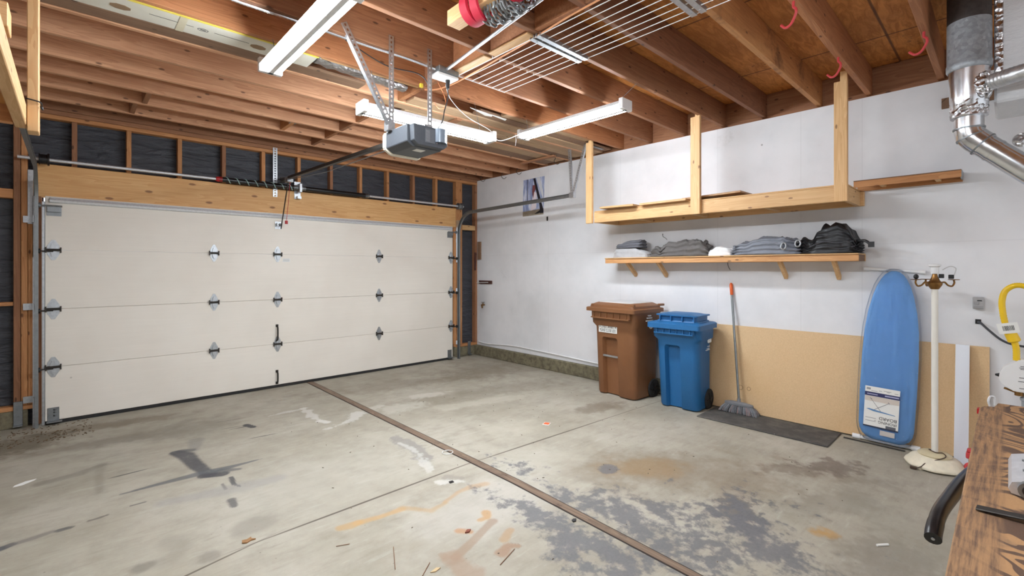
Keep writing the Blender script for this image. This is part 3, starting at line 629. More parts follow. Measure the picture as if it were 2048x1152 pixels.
# ================================================================= shop lights
PAN=plain('grey_white_pan',(226,228,230),.5,var=.02)
GLOW=emit('led_tube_glow',(240,248,255),LAMP)
def shop_light(lab,p,q,wires,name='shop_light'):
    p=V(p);q=V(q);d=(q-p).normalized();s=d.cross(V((0,0,1)));L=(q-p).length
    T=thing(name,lab,'light fixture',tuple((p+q)/2),group=None)
    M=Matrix((s,d,V((0,0,1)))).transposed().to_4x4();M.translation=p
    b=B(); pr=[(-.07,.003),(-.05,.036),(.05,.036),(.07,.003),(.066,.003),(.05,.008),(.016,.006),(.015,-.04),(-.015,-.04),(-.016,.006),(-.05,.008),(-.066,.003)]
    b.prism([M@V((x,0,z)) for x,z in pr],d*L); mesh(b,'reflector',PAN,T)
    for sx in (-1,1):
        b=B(); ring=[]
        for yy_ in (.02,L-.02): ring.append([M@V((sx*.042+.02*math.cos(a*math.pi/6),yy_,-.016-.02*math.sin(a*math.pi/6))) for a in range(12)])
        b.loft(ring); mesh(b,'led_tube',GLOW,T,True,label='glowing white tube')
    for yy_ in (-.012,L-.028):
        b=B(); b.box(-.072,.072,yy_,yy_+.04,-.04,.05,M,bev=.004); mesh(b,'end_cap',WHITE,T)
    for f,top in wires:
        a=M@V((0,L*f,.045)); b=B(); b.tube([a,V(top)],.0022,6); mesh(b,'hanging_wire',ZINC,T)
    return T
shop_light('long white shop light at the top of the photo, running towards the viewer',(.955,3.36,2.78),(.955,2.14,2.78),[(.1,(.955,3.3,2.95)),(.9,(.955,2.2,2.95))])
shop_light('lit shop light partly hidden behind the garage door opener',(1.545,3.26,2.63),(2.765,3.22,2.63),[(.1,(1.65,3.31,2.95)),(.9,(2.65,3.31,2.95))])
shop_light('lit shop light on two thin wires near the white wall',(3.335,3.385,2.80),(3.335,2.165,2.80),[(.06,(3.335,3.33,2.95)),(.93,(3.335,2.07,2.95))])
shop_light('added unseen shop light above the viewer, continuing the line of the long white one',(.955,1.35,2.78),(.955,.13,2.78),[(.1,(.955,1.21,2.95)),(.9,(.955,.37,2.95))])  # extra lamp added out of view to brighten the right wall
# ================================================================= hanging shelf on the right wall
xf=4.5; zb=1.99
HS=thing('hanging_shelf','pale pine shelf hung from the joists by three posts along the white wall','shelf',(4.75,2.1,zb))
b=B().box(xf,xf+.038,.875,3.365,zb,zb+.125,bev=.004); mesh(b,'front_rail',PINE['y'],HS)
mesh(B().box(4.958,4.996,.85,3.345,zb,zb+.125,bev=.004),'back_rail',PINE['y'],HS)
for y in (.875,1.5,2.2,2.85,3.327):
    mesh(B().box(xf+.04,4.957,y,y+.036,zb+.01 if y not in (.875,3.327) else zb,zb+.12,bev=.003),'cross_rail',PINE['x'],HS)
mesh(B().box(xf+.002,4.99,.88,3.36,zb+.126,zb+.138,bev=.002),'shelf_deck',PINE['y'],HS)
for y0,y1,zt in ((3.37,3.455,3.13),(2.065,2.16,3.14),(.872,.962,3.02)):
    b=B(); ym=(y0+y1)/2
    b.box(xf-.04,xf-.002,y0,y1,zb-.005,2.945,bev=.003); b.box(xf-.04,xf-.002,y0,y0+.048,2.94,zt,bev=.003)
    for k in (0,1): b.cyl((xf-.0415,y0+.025+k*(y1-y0-.05),zb+.06),(xf-.039,y0+.025+k*(y1-y0-.05),zb+.06),.004,8)
    mesh(b,'post',PINE['z'],HS)
# boards lying on it
def leaf(name,lab,y0,y1,x0,x1,z,th,mat,tilt=0.,grp=None):
    M=Matrix.Translation((0,y0,z))@Matrix.Rotation(tilt,4,'X')
    return solo(B().box(x0,x1,0,y1-y0,0,th,M,bev=.002),name,mat,lab,'board',grp)
DRAW=wood('drawer_front',(214,176,128),(180,138,92),'y',.5,.2)
leaf('drawer_front_board','short tan board at the left end of the hanging shelf',2.78,3.22,4.41,4.8,zb+.139,.02,DRAW,.02)
leaf('drawer_front_board','tan board on the hanging shelf left of its middle post',2.2,2.72,4.44,4.84,zb+.139,.022,DRAW,.0)
leaf('drawer_front_board','thin board on the hanging shelf behind its middle post',1.72,2.3,4.56,4.86,zb+.176,.018,wood('tan_board',(196,158,112),(160,118,76),'y',.5,.2),-.02)
# long brown ledge right of it
LG=thing('wall_ledge','narrow brown wooden ledge on the white wall, right of the hanging shelf','shelf',(4.93,.56,2.13))
bb=FIR['y']
def tiltbox(x0,x1,z0,z1):
    M=Matrix.Identity(4); b=B(); b.prism([(x0,.9,z0),(x1,.9,z0),(x1,.9,z1),(x0,.9,z1)],(0,-.66,.0)); return b
mesh(tiltbox(4.83,4.845,2.135,2.185),'front_board',bb,LG); mesh(tiltbox(4.98,4.998,2.12,2.185),'back_board',FIR['y'],LG); mesh(tiltbox(4.825,4.998,2.186,2.192),'top_sheet',OLDB,LG)
for y in (.36,.7): mesh(B().box(4.846,4.979,y,y+.03,2.135,2.18),'cross_piece',PINE['x'],LG)
mesh(B().box(4.835,4.99,.236,.245,2.13,2.19),'end_plate',ZINC,LG)
# ================================================================= lower shelf with brackets
LS=thing('wall_shelf','long narrow wooden wall shelf with diagonal brackets holding folded covers','shelf',(4.85,2.1,1.51))
mesh(B().box(4.72,4.737,.845,3.36,1.513,1.567,bev=.002),'front_lip',wood('lip_pine',(226,176,122),(186,132,82),'y',.6,.6),LS)
mesh(B().box(4.705,4.998,.845,3.36,1.568,1.578,bev=.002),'shelf_board',PINE['y'],LS)
mesh(B().box(4.98,4.998,.845,3.36,1.513,1.567),'wall_cleat',PINE['y'],LS)
for y in (3.10,2.70,1.46,1.035):
    b=B(); b.beam((4.76,y,1.55),(4.995,y,1.365),.03,.042); mesh(b,'bracket',PINE['x'],LS)
for y in (.85,):
    mesh(B().box(4.738,4.979,y,y+.02,1.513,1.567),'end_block',OLDB,LS)
# ---------------------------------------------------------------- folded cloth bundles
def bundle(name,lab,c,sx,sy,prof,mat,seed,layers=4,rough=.012,cat='folded cover',fold=.02,ridge=0.):
    """heap of folded fabric: superellipse outline, prof(u) height along y (u -1..1), creased sides"""
    b=B(); nr=26; ns=72; rings=[]
    def nz(p,s,f): return noise.noise(V((p[0]*f+seed*7.3,p[1]*f-seed*3.1,p[2]*f+seed)))*s
    for i in range(nr+1):
        t=i/nr
        if t<.62: k=t/.62; zt=k*.92; shrink=1.-.10*k**2
        else: k=(t-.62)/.38; zt=.92+.08*math.sin(k*math.pi/2); shrink=.90*(1-k**1.6)
        ring=[]
        for j in range(ns):
            a=2*math.pi*j/ns; ca,sa=math.cos(a),math.sin(a)
            ex=.45; x=math.copysign(abs(ca)**ex,ca); y=math.copysign(abs(sa)**ex,sa)
            wob=1+ (fold*math.sin(zt*layers*2*math.pi+2.*noise.noise(V((ca*1.5,sa*1.5,seed)))) if t<.62 else 0)
            p=V((x*sx*shrink*wob,y*sy*shrink*wob,0)); hh=prof(max(-1,min(1,p.y/sy)))
            z=zt*hh
            p+=V((nz((p.x,p.y,z),rough,14),nz((p.y,p.x,z+3),rough,14),0))
            z+= (nz((p.x,p.y,1),rough*1.6,9)+nz((p.x,p.y,5),rough*.9,26)+ridge*abs(noise.noise(V((p.x*9+p.y*6,p.y*14,seed)))))*min(1,zt*1.5)
            ring.append(V((c[0]+p.x,c[1]+p.y,c[2]+max(z,0))))
        rings.append(ring)
    b.loft(rings); return mesh(b,name,mat,None,True,origin=c,ang=70), None
def cloth(name,rgb,rough=.85,**kw):
    t=NT(name); tc=t.N('TexCoord').outputs['Object']; n=t.noise(tc,22,5,.6,.6); f=t.noise(tc,240,2); c=lin(*rgb)
    wv=t.N('TexWave',{'Vector':tc,'Scale':5.,'Distortion':9.,'Detail':3.}).outputs[1]
    return t.bsdf(t.mix(n,tuple(q*.8 for q in c[:3])+(1,),tuple(min(1,q*1.15) for q in c[:3])+(1,)),rough,0,t.math('ADD',wv,t.math('MULTIPLY',f,.2)),.35,.012,**kw)
zs=1.579
def tag2(o,lab,cat='folded cover',g='folded covers on the wall shelf'): return put(o,o.name,lab,cat,g)
o,_=bundle('folded_cover','',(4.845,3.05,zs),.105,.235,lambda u:.115*(1-.35*abs(u)**3)*(1-.3*max(0,-u)),cloth('light_grey_canvas',(176,176,178)),1,2,.012,fold=.012); tag2(o,'light grey folded canvas at the left end of the wall shelf, under a darker fold')
o,_=bundle('folded_cover','',(4.84,3.07,zs+.112),.1,.17,lambda u:.075+.03*(-u),cloth('dark_grey_canvas',(92,92,98)),2,3,.007,fold=.035); tag2(o,'small dark grey folded cloth on top of the light grey canvas')
o,_=bundle('folded_cover','',(4.85,2.455,zs),.125,.33,lambda u:.15*(1-.25*u*u)*(1-.15*math.sin(u*3)),cloth('taupe_canvas',(96,92,90)),3,3,.03,fold=.05,ridge=.04); tag2(o,'dark taupe crumpled cover, second bundle from the left on the wall shelf')
o,_=bundle('folded_cover','',(4.85,2.005,zs),.1,.125,lambda u:.085*(1-.3*u*u),cloth('white_canvas',(232,232,234)),4,2,.012,fold=.02); tag2(o,'small white folded cloth between the taupe cover and the grey tarp')
tp,_=bundle('folded_tarp','',(4.845,1.585,zs),.125,.30,lambda u:.165*(1-.5*max(0,u)**1.2)*(1-.25*max(0,-u)**2),cloth('silver_grey_tarp',(120,124,134),.45),5,4,.018,fold=.06,ridge=.03); tag2(tp,'silvery grey folded tarp with metal eyelets on the wall shelf','tarp')
for y,z,dx in ((1.40,.075,-.128),(1.285,.095,-.122)):
    M=axes((0,0,0),(0,-1,0),(.25,0,1)); b=B(); b.ring((4.845+dx-.012,y,zs+z),.026,.0065,M,24,8,(.8,1.15)); mesh(b,'eyelet',GALV,tp,True)
bag,_=bundle('folded_bag','',(4.845,1.065,zs),.125,.225,lambda u:.12+.135*max(0,1-abs(u+.15)/.75)**.8+.02*math.sin(u*9),cloth('black_nylon',(22,22,26),.5),6,5,.02,fold=.05,ridge=.04); tag2(bag,'large black crumpled nylon bag at the right end of the wall shelf','bag')
b=B(); b.tube(smoothpts([(4.78,.86,zs+.1),(4.75,.81,zs+.1),(4.74,.775,zs+.075)]),.012,6); b.box(4.73,4.75,.745,.785,zs+.045,zs+.09); mesh(b,'strap_end',BLACKP,bag)
b=B(); b.tube(smoothpts([(4.735,1.22,zs+.05),(4.715,1.1,zs+.1),(4.715,1.0,zs+.09),(4.735,.88,zs+.1)]),.005,5); b.tube(smoothpts([(4.735,1.2,zs+.09),(4.72,1.05,zs+.05),(4.72,.95,zs+.04),(4.735,.87,zs+.06)]),.004,5); mesh(b,'strap',plain('grey_webbing',(70,70,76),.6),bag)
# ================================================================= wheeled bins
def rrect(xa,xb,hy,r,z,n=6):
    pts=[]
    for cx_,cy_,a0 in ((xb-r,hy-r,0),(xa+r,hy-r,90),(xa+r,-hy+r,180),(xb-r,-hy+r,270)):
        for k in range(n+1):
            a=math.radians(a0+90*k/n); pts.append(V((cx_+r*math.cos(a),cy_+r*math.sin(a),z)))
    return pts
def rpt(y0,y1,z0,z1,x,r=.03,n=5):
    pts=[]
    for cy_,cz_,a0 in ((y1-r,z1-r,0),(y0+r,z1-r,90)):
        for k in range(n+1):
            a=math.radians(a0+90*k/n); pts.append(V((x,cy_+r*math.cos(a),cz_+r*math.sin(a))))
    return pts+[V((x,y0,z0)),V((x,y1,z0))]
def bin_mat(name,rgb,wear):
    t=NT(name); tc=t.N('TexCoord').outputs['Object']; n=t.noise(tc,5,5,.6); f=t.noise(tc,120,2); c=lin(*rgb)
    col=t.mix(n,tuple(q*.9 for q in c[:3])+(1,),tuple(min(1,q*1.12) for q in c[:3])+(1,))
    sp=t.smooth(t.noise(tc,55,3,.8),.70,.76,0,wear); col=t.mix(sp,col,lin(190,200,205))
    return t.bsdf(col,.5,0,f,.12,.002)
def wheelie_bin(lab,loc,rz,mat,hyb,hyt,xfb,xft,xbb,xbt,Hb,lid,recess,extra):
    T=thing('wheeled_bin',lab,'bin',loc,rz,'wheeled bins by the white wall',True)
    b=B(); zsx=[(0.012,0,0,.05),(.03,-.004,.004,.07),(.72,None,None,.085),(.80,None,None,.085),(.845,'s',None,.075),(1.,'s',None,.06)]
    rings=[]
    for q,(f,dx,_,r) in enumerate(zsx):
        k=f; hy=hyb+(hyt-.035-hyb)*k; xa=xfb+(xft+.02-xfb)*k; xb2=xbb+(xbt-xbb)*k
        if dx=='s': hy+=.03; xa-=.018
        if q==0: hy-=.012; xa+=.012
        rings.append(rrect(xa,xb2,hy,r,f*Hb))
    b.loft(rings)
    y0,y1,ztop=recess
    def fx(z): return xfb+(xft+.02-xfb)*(z/Hb)
    c=B(); zt=ztop
    n=len(rpt(y0,y1,-.02,zt,0)); outer=rpt(y0-.012,y1+.012,-.02,zt+.012,0); inner=rpt(y0+.012,y1-.012,-.02,zt-.02,0)
    for p in outer: p.x=fx(p.z)-.02
    for p in inner: p.x=fx(p.z)+.055
    c.loft([outer,inner]); b=boolean(b,[c])
    body=mesh(b,'body',mat,T,True,ang=40)
    # comb handle under the lid at the front
    b=B(); xr=xft-.028; yl=hyt-.06
    b.prism([(xr,-yl,Hb),(xr+.05,-yl,Hb),(xr+.05,-yl,Hb-.1),(xr+.005,-yl,Hb-.085)],(0,2*yl,0))
    for k in range(6):
        yk=-yl*.84+2*yl*.84*k/5; b.prism([(xr-.001,yk-.004,Hb-.005),(xr-.014,yk-.004,Hb-.078),(xr+.004,yk-.004,Hb-.082)],(0,.008,0))
    b.prism([(xr-.016,-yl,Hb-.078),(xr+.008,-yl,Hb-.078),(xr+.008,-yl,Hb-.09),(xr-.016,-yl,Hb-.09)],(0,2*yl,0))
    for s in (-1,1): b.prism([(xr+.02,s*yl,Hb-.0),(xr+.05,s*yl,Hb-.14),(xr+.09,s*yl,Hb-.14),(xr+.09,s*yl,Hb)],(0,s*.012,0))
    mesh(b,'front_grip',mat,T)
    lid(T,mat,xft,xbt,hyt,Hb)
    # hinge handle bar at the back
    b=B(); b.cyl((xbt+.035,-hyt*.8,Hb+.005),(xbt+.035,hyt*.8,Hb+.005),.012,10); 
    for y in (-hyt*.8,0,hyt*.8): b.box(xbt-.02,xbt+.045,y-.012,y+.012,Hb-.03,Hb+.02,bev=.004)
    mesh(b,'rear_handle',mat,T)
    for s in (-1,1):
        cx_,cz=xbb-.09,.1; yy_=s*(hyb-.01); w=thing
        b=B(); M=axes((cx_,yy_,cz),(1,0,0),(0,0,1)); M2=M@Matrix.Identity(4)
        b.lathe([(.03,-.03),(.075,-.03),(.095,-.028),(.105,-.018),(.105,.018),(.095,.028),(.075,.03),(.03,.03)],M=M,seg=28,flute=lambda a,z:1+(.015*math.sin(a*22)))
        wo=mesh(b,'wheel',RUBBER,T,True,ang=25)
        b=B()
        for k in range(6):
            a=k*math.pi/3; d=V((math.cos(a),0,math.sin(a))); b.beam(V((cx_,yy_+s*.031,cz))+d*.02,V((cx_,yy_+s*.031,cz))+d*.075,.008,.012,(0,1,0))
        b.cyl((cx_,yy_,cz),(cx_,yy_+s*.04,cz),.022,12); mesh(b,'hub',BLACKP,wo,True)
    extra(T,fx,Hb); return T
BROWN=bin_mat('brown_bin_plastic',(124,82,50),.15); BLUE=bin_mat('blue_bin_plastic',(30,98,152),.45)
def lid_brown(T,mat,xft,xbt,hyt,Hb):
    b=B(); xa=xft-.055; xb2=xbt+.02; hy=hyt+.012
    b.loft([rrect(xa,xb2,hy,.03,Hb-.012),rrect(xa,xb2,hy,.03,Hb+.026),rrect(xa+.012,xb2-.01,hy-.012,.03,Hb+.032),rrect(xa+.035,xb2-.02,hy-.03,.03,Hb+.034),rrect(xa+.038,xb2-.022,hy-.033,.04,Hb+.06),rrect(xa+.09,xb2-.06,hy-.09,.05,Hb+.088)])
    l=mesh(b,'lid',mat,T,True,ang=28)
    b=B(); b.loft([rrect(xa+.10,xb2-.07,hy-.11,.04,Hb+.086),rrect(xa+.105,xb2-.075,hy-.115,.04,Hb+.096)]); mesh(b,'lid_sticker',plain('pale_lid_sticker',(206,206,206),.5),l,label='pale grey sticker on the lid')
    for q in ((xa+.03,xa+.06,hy-.09,hy-.06,Hb+.03,Hb+.07),(xa+.05,xa+.08,-hy+.03,-hy+.16,Hb+.055,Hb+.085),(xb2-.06,xb2+.03,-hy+.02,-hy+.06,Hb+.05,Hb+.075),(xb2-.06,xb2+.03,hy-.06,hy-.02,Hb+.05,Hb+.075)):
        mesh(B().box(*q,bev=.005),'lid_lug',mat,l)
def lid_blue(T,mat,xft,xbt,hyt,Hb):
    b=B(); xa=xft-.06; xb2=xbt+.02; hy=hyt+.012
    b.loft([rrect(xa,xb2,hy,.03,Hb-.035),rrect(xa,xb2,hy,.03,Hb+.012),rrect(xa+.015,xb2-.01,hy-.015,.03,Hb+.022),rrect(xa+.10,xb2-.05,hy-.06,.03,Hb+.03),rrect(xa+.105,xb2-.055,hy-.065,.03,Hb+.04)])
    l=mesh(b,'lid',mat,T,True,ang=28)
    b=B(); b.loft([rrect(xa+.115,xb2-.06,hy-.075,.03,Hb+.038),rrect(xa+.115,xb2-.06,hy-.075,.03,Hb+.085),rrect(xa+.09,xb2-.045,hy-.055,.03,Hb+.087),rrect(xa+.09,xb2-.045,hy-.055,.03,Hb+.1),rrect(xa+.12,xb2-.07,hy-.09,.04,Hb+.102),rrect(xa+.15,xb2-.1,hy-.13,.05,Hb+.112)])
    mesh(b,'lid_tray',mat,l,True,ang=28)
    b=B()
    for y in (-.7,-.25,.2,.65): b.box(xa+.088,xa+.12,y*hyt-.005,y*hyt+.005,Hb+.038,Hb+.09)
    mesh(b,'lid_rib',mat,l)
def ex_brown(T,fx,Hb):
    z=.765; x=fx(z)-.004
    st=mesh(B().box(x-.003,x+.001,.0-.06,.2,z-.045,z+.045,Matrix.Translation((0,0,0))),'sticker',LABELW,T,label='white sticker with black lettering')
    M=axes((x-.0045,.07,z+.021),(0,-1,0),(0,0,1)); text('2 FEET APART',.044,M,INK,'lettering',st,sx=.66)
    M=axes((x-.0045,.07,z-.02),(0,-1,0),(0,0,1)); text('PLEASE CLOSE LIDS',.044,M,INK,'lettering',st,sx=.60)
    b=B()
    for s in (-1,1):
        yc=.07+s*.112; b.prism([(x-.0045,yc+s*.012,z+.021),(x-.0045,yc,z+.028),(x-.0045,yc,z+.014)],(.001,0,0)); b.box(x-.0045,x-.0035,min(yc,yc-s*.012),max(yc,yc-s*.012),z+.018,z+.024)
    mesh(b,'arrow',INK,st)
    b=B(); b.cyl((fx(.45)+.018,-.07,.45),(fx(.45)+.018,.17,.45),.013,12); mesh(b,'grip_bar',GALV,T,True,label='grey metal grip bar across the recess')
    yS=-.33
    M=axes((.0,yS-.006,.86),(1,0,0),(0,0,1))
    text('YARD',.03,axes((-.02,yS-.006,.88),(1,0,0),(0,0,1)),plain('red_ink',(150,50,40),.6),'lettering',T) if False else None
    b=B()
    for k,(zz_,wd) in enumerate(((.93,.05),(.905,.09),(.875,.12))): b.box(-.05-wd/2,-.05+wd/2,yS-.003,yS+.01,zz_-.006,zz_+.006)
    mesh(b,'side_print',WHITEINK,T,label='small white print on the side')
    b=B(); b.ring((-.03,yS-.002,.81),.022,.006,axes((0,0,0),(1,0,0),(0,0,1)),16,6); mesh(b,'round_mark',WHITEINK,T)
def ex_blue(T,fx,Hb):
    yS=-.245
    def yat(z): return -(.195+(.235-.195)*(z/Hb))-.004
    z=.75; c=V((.0,yat(z)-.01,z)); M=axes(c,(1,0,0),(0,0,1))
    b=B()
    for k in range(5):     # five rounded lobes round a hollow star
        a=math.pi/2+k*2*math.pi/5; d=V((math.cos(a)*.036,math.sin(a)*.046,0)); b.ring(M@d,.015,.008,M.to_3x3().to_4x4(),14,6,(1,1.15))
    mesh(b,'recycling_emblem',WHITEINK,T,label='white five-lobed recycling emblem')
    text('recycle',.03,axes((0,yat(.65)-.008,.655),(1,0,0),(0,0,1)),WHITEINK,'lettering',T,sx=.8)
    b=B(); b.box(-.05,.05,yat(.61)-.006,yat(.61)+.003,.612,.617); b.box(-.03,.03,yat(.63)-.006,yat(.63)+.003,.625,.63); mesh(b,'side_print',WHITEINK,T)
wheelie_bin('brown wheeled bin with a white two-line sticker on its front, left of the blue bin',(4.70,3.03,0),math.radians(-4),BROWN,.265,.325,-.235,-.30,.2,.21,.975,lid_brown,(-.05,.155,.665),ex_brown)
wheelie_bin('bright blue wheeled recycling bin with a white emblem on its side',(4.735,2.34,0),math.radians(3),BLUE,.21,.265,-.19,-.28,.15,.12,.875,lid_blue,(-.035,.12,.66),ex_blue)
# ================================================================= boards against the wall
t=NT('particle_board'); geo=t.N('TexCoord').outputs['Object']; n=t.noise(geo,120,4,.7); n2=t.noise(geo,1.5,3)
vv=t.N('TexVoronoi',{'Vector':geo,'Scale':190.}).outputs['Color']; g=t.N('RGBToBW',{0:vv}).outputs[0]
col=t.mix(n,lin(236,206,164),lin(212,178,134)); col=t.mix(t.math('MULTIPLY',g,.25),col,lin(160,120,76)); col=t.mix(t.smooth(n2,.4,.75,0,.3),col,lin(206,164,108))
PB=t.bsdf(col,.7,0,n,.08,.001)
PBt=thing('particle_board','large tan particle board sheet leaning along the bottom of the white wall','board',(4.92,1.2,0))
b=B(); b.prism([(4.912,.095,.012),(4.928,.095,.012),(4.996,.095,.862),(4.98,.095,.862)],(0,2.2,0)); mesh(b,'sheet',PB,PBt)
M=axes((4.9325,1.84,.245),(0,-1,0),(.08,0,1))
FAINT=plain('faded_stamp',(120,92,62),.7,var=.1)
b=B()
for y in (0.02,.0,-.02): pass
b.ring((M@V((-.02,0,0))),.022,.003,M.to_3x3().to_4x4(),20,5); b.ring((M@V((.06,0,0))),.017,.003,M.to_3x3().to_4x4(),20,5)
for x in (-.09,.02,.1): b.box(x-.02,x+.02,-.003,.003,-.001,.001,M)
mesh(b,'faded_stamp',FAINT,PBt,label='faded brown mill stamp')
solo(B().prism([(4.76,.2,.003),(4.772,.2,.003),(4.964,.2,.866),(4.952,.2,.866)],(0,.078,0)),'white_plank',plain('white_melamine',(224,228,236),.35,var=.01),'narrow white plank leaning on the particle board beside the lamp','plank')
b=B(); b.box(4.445,4.905,1.0,2.09,.001,.011,bev=.004)
t=NT('dirty_rubber_mat'); geo=t.N('TexCoord').outputs['Object']; n=t.noise(geo,7,6,.7); f=t.noise(geo,150,2)
col=t.mix(t.smooth(n,.4,.7),lin(66,64,62),lin(96,92,86)); col=t.mix(t.smooth(t.noise(geo,38,4,.7),.68,.74,0,.8),col,lin(176,172,166))
solo(b,'floor_mat',t.bsdf(col,.85,0,f,.3,.003),'dark grey rubber mat on the floor under the broom','mat')
# ---------------------------------------------------------------- broom
BR=thing('broom','broom with grey bristles and orange-tipped handle leaning on the wall','broom',(4.82,1.84,.0))
h0=V((4.838,1.838,.12)); h1=V((4.985,1.975,1.30)); dh=h1-h0
mesh(B().cyl(h0,h0+dh*.9,.0115,12),'handle',ZINC,BR,True)
b=B(); b.tube([h0+dh*.895,h0+dh*.9,h0+dh*.985,h0+dh],[.012,.016,.016,.008],12); mesh(b,'handle_tip',ORANGE,BR,True,label='orange plastic handle tip')
b=B(); b.loft([[V((4.83+.028*math.cos(a)*s,1.838+.135*math.copysign(abs(math.sin(a))**.6,math.sin(a))*s2,z)) for a in [2*math.pi*k/24 for k in range(24)]] for z,s,s2 in ((.088,1,1.0),(.098,1.15,1.03),(.112,1.1,1.0),(.122,.6,.6))]); b.cyl((4.835,1.838,.11),(4.842,1.842,.15),.017,12)
mesh(b,'broom_head',GREYP,BR,True,ang=40)
for mi,(mt,nm,cnt) in enumerate(((plain('grey_bristles',(124,126,130),.8,var=.25,scale=60),'bristles',620),(plain('pink_bristles',(176,136,128),.8,var=.2),'bristles',60))):
    b=B(); rr=random.Random(3+mi)
    for k in range(cnt):
        u=rr.uniform(-1,1); vv_=rr.uniform(-1,1)
        p=V((4.83+vv_*.022,1.838+u*.13,.09)); q=V((4.83+vv_*.06,1.838+u*.185+rr.uniform(-.008,.008),.014+.028*abs(u)**2*0+rr.uniform(0,.006)))
        m_=(p+q)/2+V((vv_*.006,u*.008,0)); b.tube([p,m_,q],[.0022,.0022,.0016],4,cap=False)
    o=mesh(b,nm,mt,BR,recalc=False); o['kind']='stuff'
# ================================================================= ironing board
IB=thing('ironing_board','blue ironing board in clear plastic wrap standing on end against the wall','ironing board',(4.86,.695,0))
bot=V((4.845,.695,.035)); top=V((4.945,.645,1.425)); up=(top-bot); LB=up.length; up.normalize(); rt=V((0,-1,0)); rt=(rt-up*rt.dot(up)).normalized(); nr_=rt.cross(up)
if nr_.x>0: nr_=-nr_
MB_=Matrix((rt,up,nr_)).transposed().to_4x4(); MB_.translation=bot    # local: x right, y up the board, z towards the room
half=[(0,.085),(.012,.118),(.035,.147),(.07,.168),(.12,.176),(.4,.181),(.7,.18),(.9,.172),(1.05,.155),(1.18,.13),(1.26,.108),(1.32,.083),(1.36,.058),(1.385,.03),(1.392,.008)]
half=[(y*LB/1.392,x) for y,x in half]
def outline(g,z): 
    return [MB_@V((max(x+g,.004),y+(g if y>1. else -g if y<.06 else 0),z)) for y,x in half]+[MB_@V((-max(x+g,.004),y+(g if y>1. else -g if y<.06 else 0),z)) for y,x in reversed(half)]
BLUEF=plain('blue_cotton_cover',(122,174,228),.75,var=.05,scale=9)
b=B(); b.loft([outline(-.02,-.022),outline(0,-.02),outline(.004,-.006),outline(-.002,.008),outline(-.02,.014)]); mesh(b,'padded_top',BLUEF,IB,True,ang=50)
t=NT('clear_plastic_wrap'); tc=t.N('TexCoord').outputs['Object']; mp=t.N('Mapping',{0:tc,3:(26,26,3.2)}).outputs[0]
n=t.noise(mp,1.2,5,.65,.8); n2=t.noise(tc,46,4,.7); hgt=t.math('ADD',n,t.math('MULTIPLY',n2,.35))
bn=t.N('Bump',{'Height':hgt,'Strength':.6,'Distance':.03}); gl=t.N('BsdfGlossy',{'Color':(1,1,1,1),'Roughness':.06}); t.t.links.new(bn.outputs[0],gl.inputs['Normal'])
tr=t.N('BsdfTransparent',{'Color':(.97,.98,1,1)}); fr=t.N('Fresnel',{'IOR':1.35}); t.t.links.new(bn.outputs[0],fr.inputs['Normal'])
ms=t.N('MixShader',{0:t.math('ADD',fr.outputs[0],.0,True),1:tr.outputs[0],2:gl.outputs[0]}); t.t.links.new(ms.outputs[0],t.out.inputs[0]); WRAP=t.m
b=B(); b.loft([outline(.004,-.03),outline(.018,-.022),outline(.02,.004),outline(.004,.022),outline(-.03,.026)],cap=False)
fl=[b.bm.verts.new(p) for p in outline(-.03,.026)]; b.bm.faces.new(fl)
mesh(b,'plastic_wrap',WRAP,IB,True,label='clear plastic film')
b=B(); b.cyl(MB_@V((-.20,LB+.02,-.034)),MB_@V((.18,LB+.005,-.034)),.0125,12); b.cyl(MB_@V((-.21,LB+.02,-.034)),MB_@V((-.17,LB+.019,-.034)),.0165,12); b.cyl(MB_@V((.15,LB+.006,-.034)),MB_@V((.19,LB+.005,-.034)),.0165,12); mesh(b,'foot_tube',WHITE,IB,True)
b=B(); b.cyl((4.872,.895,.022),(4.872,.5,.022),.016,12); b.cyl((4.872,.915,.022),(4.872,.86,.022),.021,12); b.cyl((4.872,.53,.022),(4.872,.475,.022),.021,12); mesh(b,'foot_tube',WHITE,IB,True)
for x in (-.05,.05):
    b=B(); b.tube([MB_@V((x,.05,-.032)),MB_@V((x,LB-.05,-.034)),MB_@V((x*.6,LB+.012,-.034))],.008,8); mesh(b,'leg',WHITE,IB,True)
# printed card
def card(x0,x1,y0,y1,z,name,mat,par,th=.0008):
    return mesh(B().box(x0,x1,y0,y1,z,z+th,MB_),name,mat,par)
cz=.0275
cd=card(-.142,.085,.098,.43,cz,'printed_card',LABELW,IB)
NAVY=plain('navy_ink',(42,46,92),.6,var=.02); DKN=plain('dark_navy',(40,46,70),.6,var=.02)
card(-.142,.085,.352,.384,cz+.001,'navy_band',NAVY,cd); card(-.142,.085,.098,.108,cz+.001,'dark_band',DKN,cd); card(-.14,.083,.31,.35,cz+.001,'beige_band',plain('beige_ink',(206,196,186),.6,var=.03),cd)
b=B(); b.box(-.127,-.057,.364,.371,cz+.0018,cz+.0024,MB_); b.box(-.01,.08,.364,.374,cz+.0018,cz+.0024,MB_); mesh(b,'band_print',plain('pale_ink',(170,172,200),.6),cd)
b=B(); b.box(-.132,-.105,.402,.418,cz+.001,cz+.0016,MB_)
for k,(yy_,xa_,xb_) in enumerate(((.405,-.02,.03),(.398,.0,.02),(.397,.05,.075),(.393,-.1,-.06),(.40,-.05,-.03),(.17,-.13,-.06),(.145,-.13,-.06),(.155,-.07,-.06))): b.box(xa_,xb_,yy_,yy_+.004,cz+.001,cz+.0016,MB_)
mesh(b,'small_print',INKG,cd)
card(.005,.07,.108,.13,cz+.001,'grey_tab',plain('grey_tab',(96,98,104),.6,var=.02),cd)
